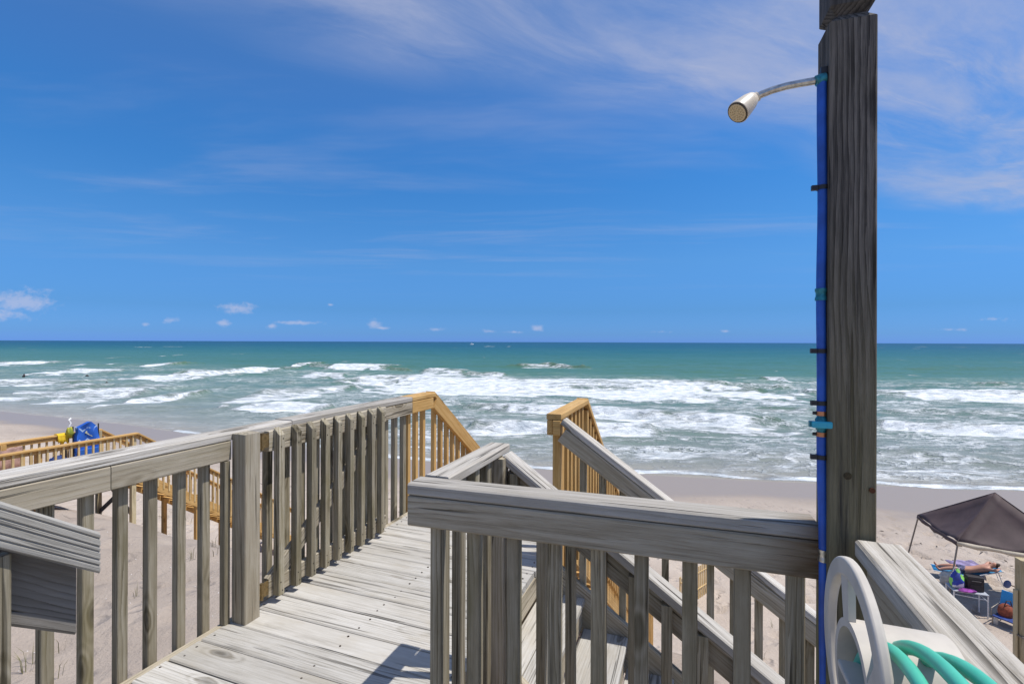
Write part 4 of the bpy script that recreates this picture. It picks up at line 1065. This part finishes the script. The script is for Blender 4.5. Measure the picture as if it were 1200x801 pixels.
# ------------------------------------------------------------------ things on the left walkway
m, t, bs = base_mat('blue_patterned_fabric')
tcn = t.new('ShaderNodeTexCoord'); ox, oy, oz = t.sep(tcn.outputs['Object'])
zig = t.math('PINGPONG', t.math('MULTIPLY', ox, 1.0), .10)
ln = t.math('ABSOLUTE', t.math('SUBTRACT', t.math('FRACT', t.math('MULTIPLY', t.math('ADD', oy, zig), 3.3)), .5))
msk = t.math('MULTIPLY', t.smooth(ln, .05, .09, 1, 0), t.smooth(t.noise(tcn.outputs['Object'], 4, 2), .40, .52))
t.put(bs.inputs['Base Color'], t.mix(msk, (.012, .10, .46), (.40, .55, .75))); bs.inputs['Roughness'].default_value = .7
bc = thing('backpack_chair', 'tall folded blue patterned backpack beach chair leaning on the far walkway rail', 'beach chair', W(7.6, -14.1, FZ))
M4 = Matrix(((D1.x, 0, D2.x, 0), (D1.y, 0, D2.y, 0), (0, 1, 0, 0), (0, 0, 0, 1)))
M4 = Matrix.Translation(W(7.62, -14.12, FZ + .02)) @ Matrix.Rotation(0, 4, 'X') @ M4
bm = bmesh.new(); box_bm(bm, (0, .58, 0), Vector((1, 0, 0)), Vector((0, 1, 0)), Vector((0, 0, 1)), .52, 1.14, .12)
bmesh.ops.subdivide_edges(bm, edges=list(bm.edges), cuts=9, use_grid_fill=True)
for v in bm.verts:
    x_, y_, z_ = v.co; top_ = max(0, (y_ - .5) / .65)
    v.co.x *= 1 - .22 * top_ ** 3 + .05 * math.sin(y_ * 11); v.co.y += .035 * math.sin(x_ * 13 + 1) * top_ - .06 * (x_ / .26) ** 2 * top_
    v.co.z += .03 * math.sin(x_ * 17 + y_ * 7) + .02 * math.sin(y_ * 23 - x_ * 9)
obj('fabric_panel', bm, m, bc, smooth=True, M=M4)
bm = bmesh.new(); box_bm(bm, (0, .32, .085), Vector((1, 0, 0)), Vector((0, 1, 0)), Vector((0, 0, 1)), .44, .42, .08); obj('pouch', bm, plain('plain_blue_fabric', (.012, .10, .42), .7), bc, bevel=.02, M=M4)
bm = bmesh.new(); box_bm(bm, (.03, .88, .058), Vector((.8, -.6, 0)), Vector((.6, .8, 0)), Vector((0, 0, 1)), .20, .055, .012); obj('strap', bm, plain('pale_webbing', (.55, .55, .35), .8), bc, M=M4)
for sx in (-.27, .27): tube('frame_tube', [M4 @ Vector((sx, 0, 0)), M4 @ Vector((sx, 1.1, -.03))], .014, M_BLACK, bc, 8)
def drape(name, s0, s1, u, z, drop_a, drop_b, mat, label, cat, width=.15):
    """cloth hung over a rail cap running along D1"""
    bm = bmesh.new(); rws = []; path = [(-width / 2 - .015, -drop_a), (-width / 2 - .012, -.02), (-width / 4, .012), (width / 4, .012), (width / 2 + .012, -.02), (width / 2 + .02, -drop_b * .5), (width / 2 + .03, -drop_b)]
    n = 8
    for i in range(n + 1):
        s = s0 + (s1 - s0) * i / n
        rws.append([bm.verts.new(W(s, u + a + (.012 * math.sin(i * 2.1) if k in (0, 5, 6) else 0), z + h + (.03 * math.sin(i * 1.4) if k in (0, 6) else 0))) for k, (a, h) in enumerate(path)])
    for a, b_ in zip(rws[:-1], rws[1:]):
        for k in range(len(path) - 1): bm.faces.new((a[k], a[k + 1], b_[k + 1], b_[k]))
    o = obj(name, bm, mat, None, smooth=True); sd = o.modifiers.new('Solid', 'SOLIDIFY'); sd.thickness = .012; sd.offset = 1
    return tag(o, label, cat)
drape('beach_towel', 7.08, 7.28, UF, NT_, .16, .20, plain('yellow_towel', (.75, .48, .02), .9, var=.15, scale=6, col2=(.80, .55, .03)), 'bright yellow towel hung over the far walkway rail beside the blue chair', 'towel')
gb = blob('beach_bag', W(7.30, UF + .12, NT_ + .03), (.075), .07, .13, plain('lime_green_cloth', (.22, .34, .05), .8, var=.3, scale=10, col2=(.55, .45, .03)), seed=3); tag(gb, 'lime green bag hanging between the yellow towel and the blue chair', 'bag')
tube('white_ribbon', [W(7.30, UF + .1, NT_ + .17), W(7.33, UF + .1, NT_ + .26), W(7.30, UF + .08, NT_ + .33), W(7.36, UF + .05, NT_ + .36)], .02, plain('white_cloth', (.75, .75, .74), .8), gb, 6)
drape('beach_towel', 5.88, 6.42, UF + .075, NT_ - .15, .3, .62, plain('pink_towel', (.34, .21, .17), .9, var=.4, scale=7), 'faded pink towel hung inside the far walkway railing near the left edge', 'towel', .03)
nbag = blob('beach_bag', W(6.75, -13.5, FZ + .30), .24, .22, .30, plain('navy_cloth', (.01, .015, .09), .8, var=.4, scale=5, col2=(.04, .12, .40)), seed=6); tag(nbag, 'navy blue bag standing on the walkway floor between its rails', 'bag')
tube('strap', [W(6.65, -13.5, FZ + .55), W(6.7, -13.45, FZ + .75), W(6.85, -13.45, FZ + .72), W(6.88, -13.5, FZ + .5)], .018, M_BLACK, nbag, 6)
mb_ = blob('beach_bag', W(5.95, -13.4, FZ + .24), .22, .2, .26, plain('maroon_cloth', (.09, .02, .05), .8, var=.4, scale=9), seed=8); tag(mb_, 'dark maroon bag on the walkway floor below the pink towel', 'bag')

# ------------------------------------------------------------------ far out: bathers and a boat
M_WET = plain('wet_dark_skin', (.07, .045, .04), .5)
for (bx, by, hgt_, lab) in ((28, 443, 1.15, 'dark distant bather standing in the surf, leftmost, arm held out'), (102, 440.5, .55, 'tiny bather low in the water behind the middle left wave'), (125, 449, .5, 'tiny bather swimming just off the broad left foam patch')):
    p = at_z(bx, by, SEA); k_ = hgt_ / 1.15
    def bq(x, z, y=0): return (p.x + x * 1.2, p.y + y, SEA + z * k_)
    if hgt_ > 1:
        ch_ = [[(bq(0, -.2), (.20, .14)), (bq(0, .25), (.19, .13)), (bq(.02, .62), (.23, .14)), (bq(.03, .80), .08), (bq(.03, 1.02), .13)],
               [(bq(.02, .62), .2), (bq(.24, .60), .08), (bq(.5, .52), .06), (bq(.72, .56), .05)], [(bq(.02, .62), .2), (bq(-.2, .58), .08), (bq(-.28, .30), .06), (bq(-.26, .05), .05)]]
    else:
        ch_ = [[(bq(0, -.3), (.18, .14)), (bq(0, .25), (.22, .14)), (bq(0, .5), .08), (bq(0, .85), .14)], [(bq(0, .25), .2), (bq(.25, .2), .08), (bq(.42, .0), .06)], [(bq(0, .25), .2), (bq(-.25, .2), .08), (bq(-.42, .0), .06)]]
    tag(skin_person('person', ch_, M_WET), lab, 'person', 'bathers far out in the surf')
bo = at_z(553, 402.2, SEA); bo = Vector((bo.x / bo.y * 1500, 1500, SEA))
boat = thing('motor_boat', 'tiny white boat on the horizon line left of centre', 'boat', bo)
bm = bmesh.new(); prof_ = [(-6, 0), (-6, 1.6), (6.5, 2.2), (4.5, 0)]
l_ = [bm.verts.new(bo + Vector((x, -1.4 if x < 6 else -.1, z))) for x, z in prof_]; r_v = [bm.verts.new(bo + Vector((x, 1.4 if x < 6 else .1, z))) for x, z in prof_]
bm.faces.new(l_); bm.faces.new(r_v)
for i in range(4): bm.faces.new((l_[i], l_[(i + 1) % 4], r_v[(i + 1) % 4], r_v[i]))
M_BOAT = plain('boat_white', (.8, .8, .8), .4)
obj('hull', bm, M_BOAT, boat)
bm = bmesh.new(); box_bm(bm, bo + Vector((-1, 0, 2.8)), Vector((1, 0, 0)), Vector((0, 1, 0)), UP, 4, 2, 2.2); obj('cabin', bm, M_BOAT, boat, bevel=.3)
tube('mast', [bo + Vector((-1, 0, 3.8)), bo + Vector((-1, 0, 6))], .15, M_BOAT, boat, 6)

# ------------------------------------------------------------------ shell fragments and grass on the dune
rs = random.Random(11); bm = bmesh.new()
for i in range(1500):
    if i < 1000: x, y = rs.uniform(-7.5, -.5), rs.uniform(4.2, 11)
    else: x, y = rs.uniform(1, 16), rs.uniform(5, 17)
    if vn(x * .9, y * .9, 40, 3) < .42 and rs.random() < .85: continue
    z = gz(x, y); a = rs.uniform(0, 6.28); r_ = rs.uniform(.004, .013) * (1.2 if rs.random() < .15 else .9)
    ax_ = Vector((math.cos(a), math.sin(a), rs.uniform(-.2, .2))) * r_; bx_ = Vector((-math.sin(a), math.cos(a), rs.uniform(-.1, .3))) * r_ * rs.uniform(.5, 1)
    o_ = Vector((x, y, z + .004)); v_ = [bm.verts.new(o_ + ax_), bm.verts.new(o_ + bx_), bm.verts.new(o_ - ax_), bm.verts.new(o_ - bx_), bm.verts.new(o_ + UP * r_ * .6)]
    for k in range(4): bm.faces.new((v_[k], v_[(k + 1) % 4], v_[4]))
tag(obj('shell_fragments', bm, plain('broken_shell', (.66, .63, .60), .5, var=.15, scale=9, spec=.6)), kind='stuff')
bm = bmesh.new()
for i in range(420):
    x = rs.uniform(-14, 26); yy = shore(x) - rs.choice((rs.gauss(10.5, 1.0), rs.uniform(8, 18)))
    z = gz(x, yy); a = rs.uniform(0, 3.14); L_ = rs.uniform(.02, .10); dr = Vector((math.cos(a), math.sin(a), 0)); pr_ = Vector((-dr.y, dr.x, 0))
    o_ = Vector((x, yy, z + .006)); v_ = [bm.verts.new(o_ - dr * L_), bm.verts.new(o_ + pr_ * L_ * .3), bm.verts.new(o_ + dr * L_), bm.verts.new(o_ - pr_ * L_ * .3), bm.verts.new(o_ + UP * L_ * .25)]
    for k in range(4): bm.faces.new((v_[k], v_[(k + 1) % 4], v_[4]))
tag(obj('seaweed_scraps', bm, plain('dark_seaweed', (.06, .045, .03), .9, var=.3)), kind='stuff')
M_GRASS = plain('dry_beach_grass', (.14, .13, .055), .8, var=.3, scale=20)
bm = bmesh.new()
tufts = [(141, 645), (150, 660), (176, 648), (213, 630), (223, 612), (229, 622), (196, 608), (205, 606), (188, 607), (252, 650), (245, 625), (250, 640), (225, 655), (70, 765), (30, 790), (38, 780), (66, 795), (160, 700), (170, 690),
         (826, 748), (893, 772), (900, 783), (888, 790), (790, 700), (840, 735), (905, 735), (235, 614), (218, 609)]
for (tx_, ty_) in tufts:
    p = hit(tx_, ty_)
    for b_ in range(rs.randint(3, 6)):
        a = rs.uniform(0, 6.28); L_ = rs.uniform(.12, .30); dr = Vector((math.cos(a), math.sin(a), 0))
        o_ = p + dr * rs.uniform(0, .05); w_ = dr.cross(UP) * .004
        p1 = o_ + UP * L_ * .6 + dr * L_ * .12; p2 = o_ + UP * L_ * .95 + dr * L_ * .45
        v_ = [bm.verts.new(o_ - w_ - UP * .03), bm.verts.new(o_ + w_ - UP * .03), bm.verts.new(p1 + w_ * .8), bm.verts.new(p1 - w_ * .8), bm.verts.new(p2)]
        bm.faces.new(v_[:4]); bm.faces.new((v_[3], v_[2], v_[4]))
tag(obj('beach_grass', bm, M_GRASS), kind='stuff')
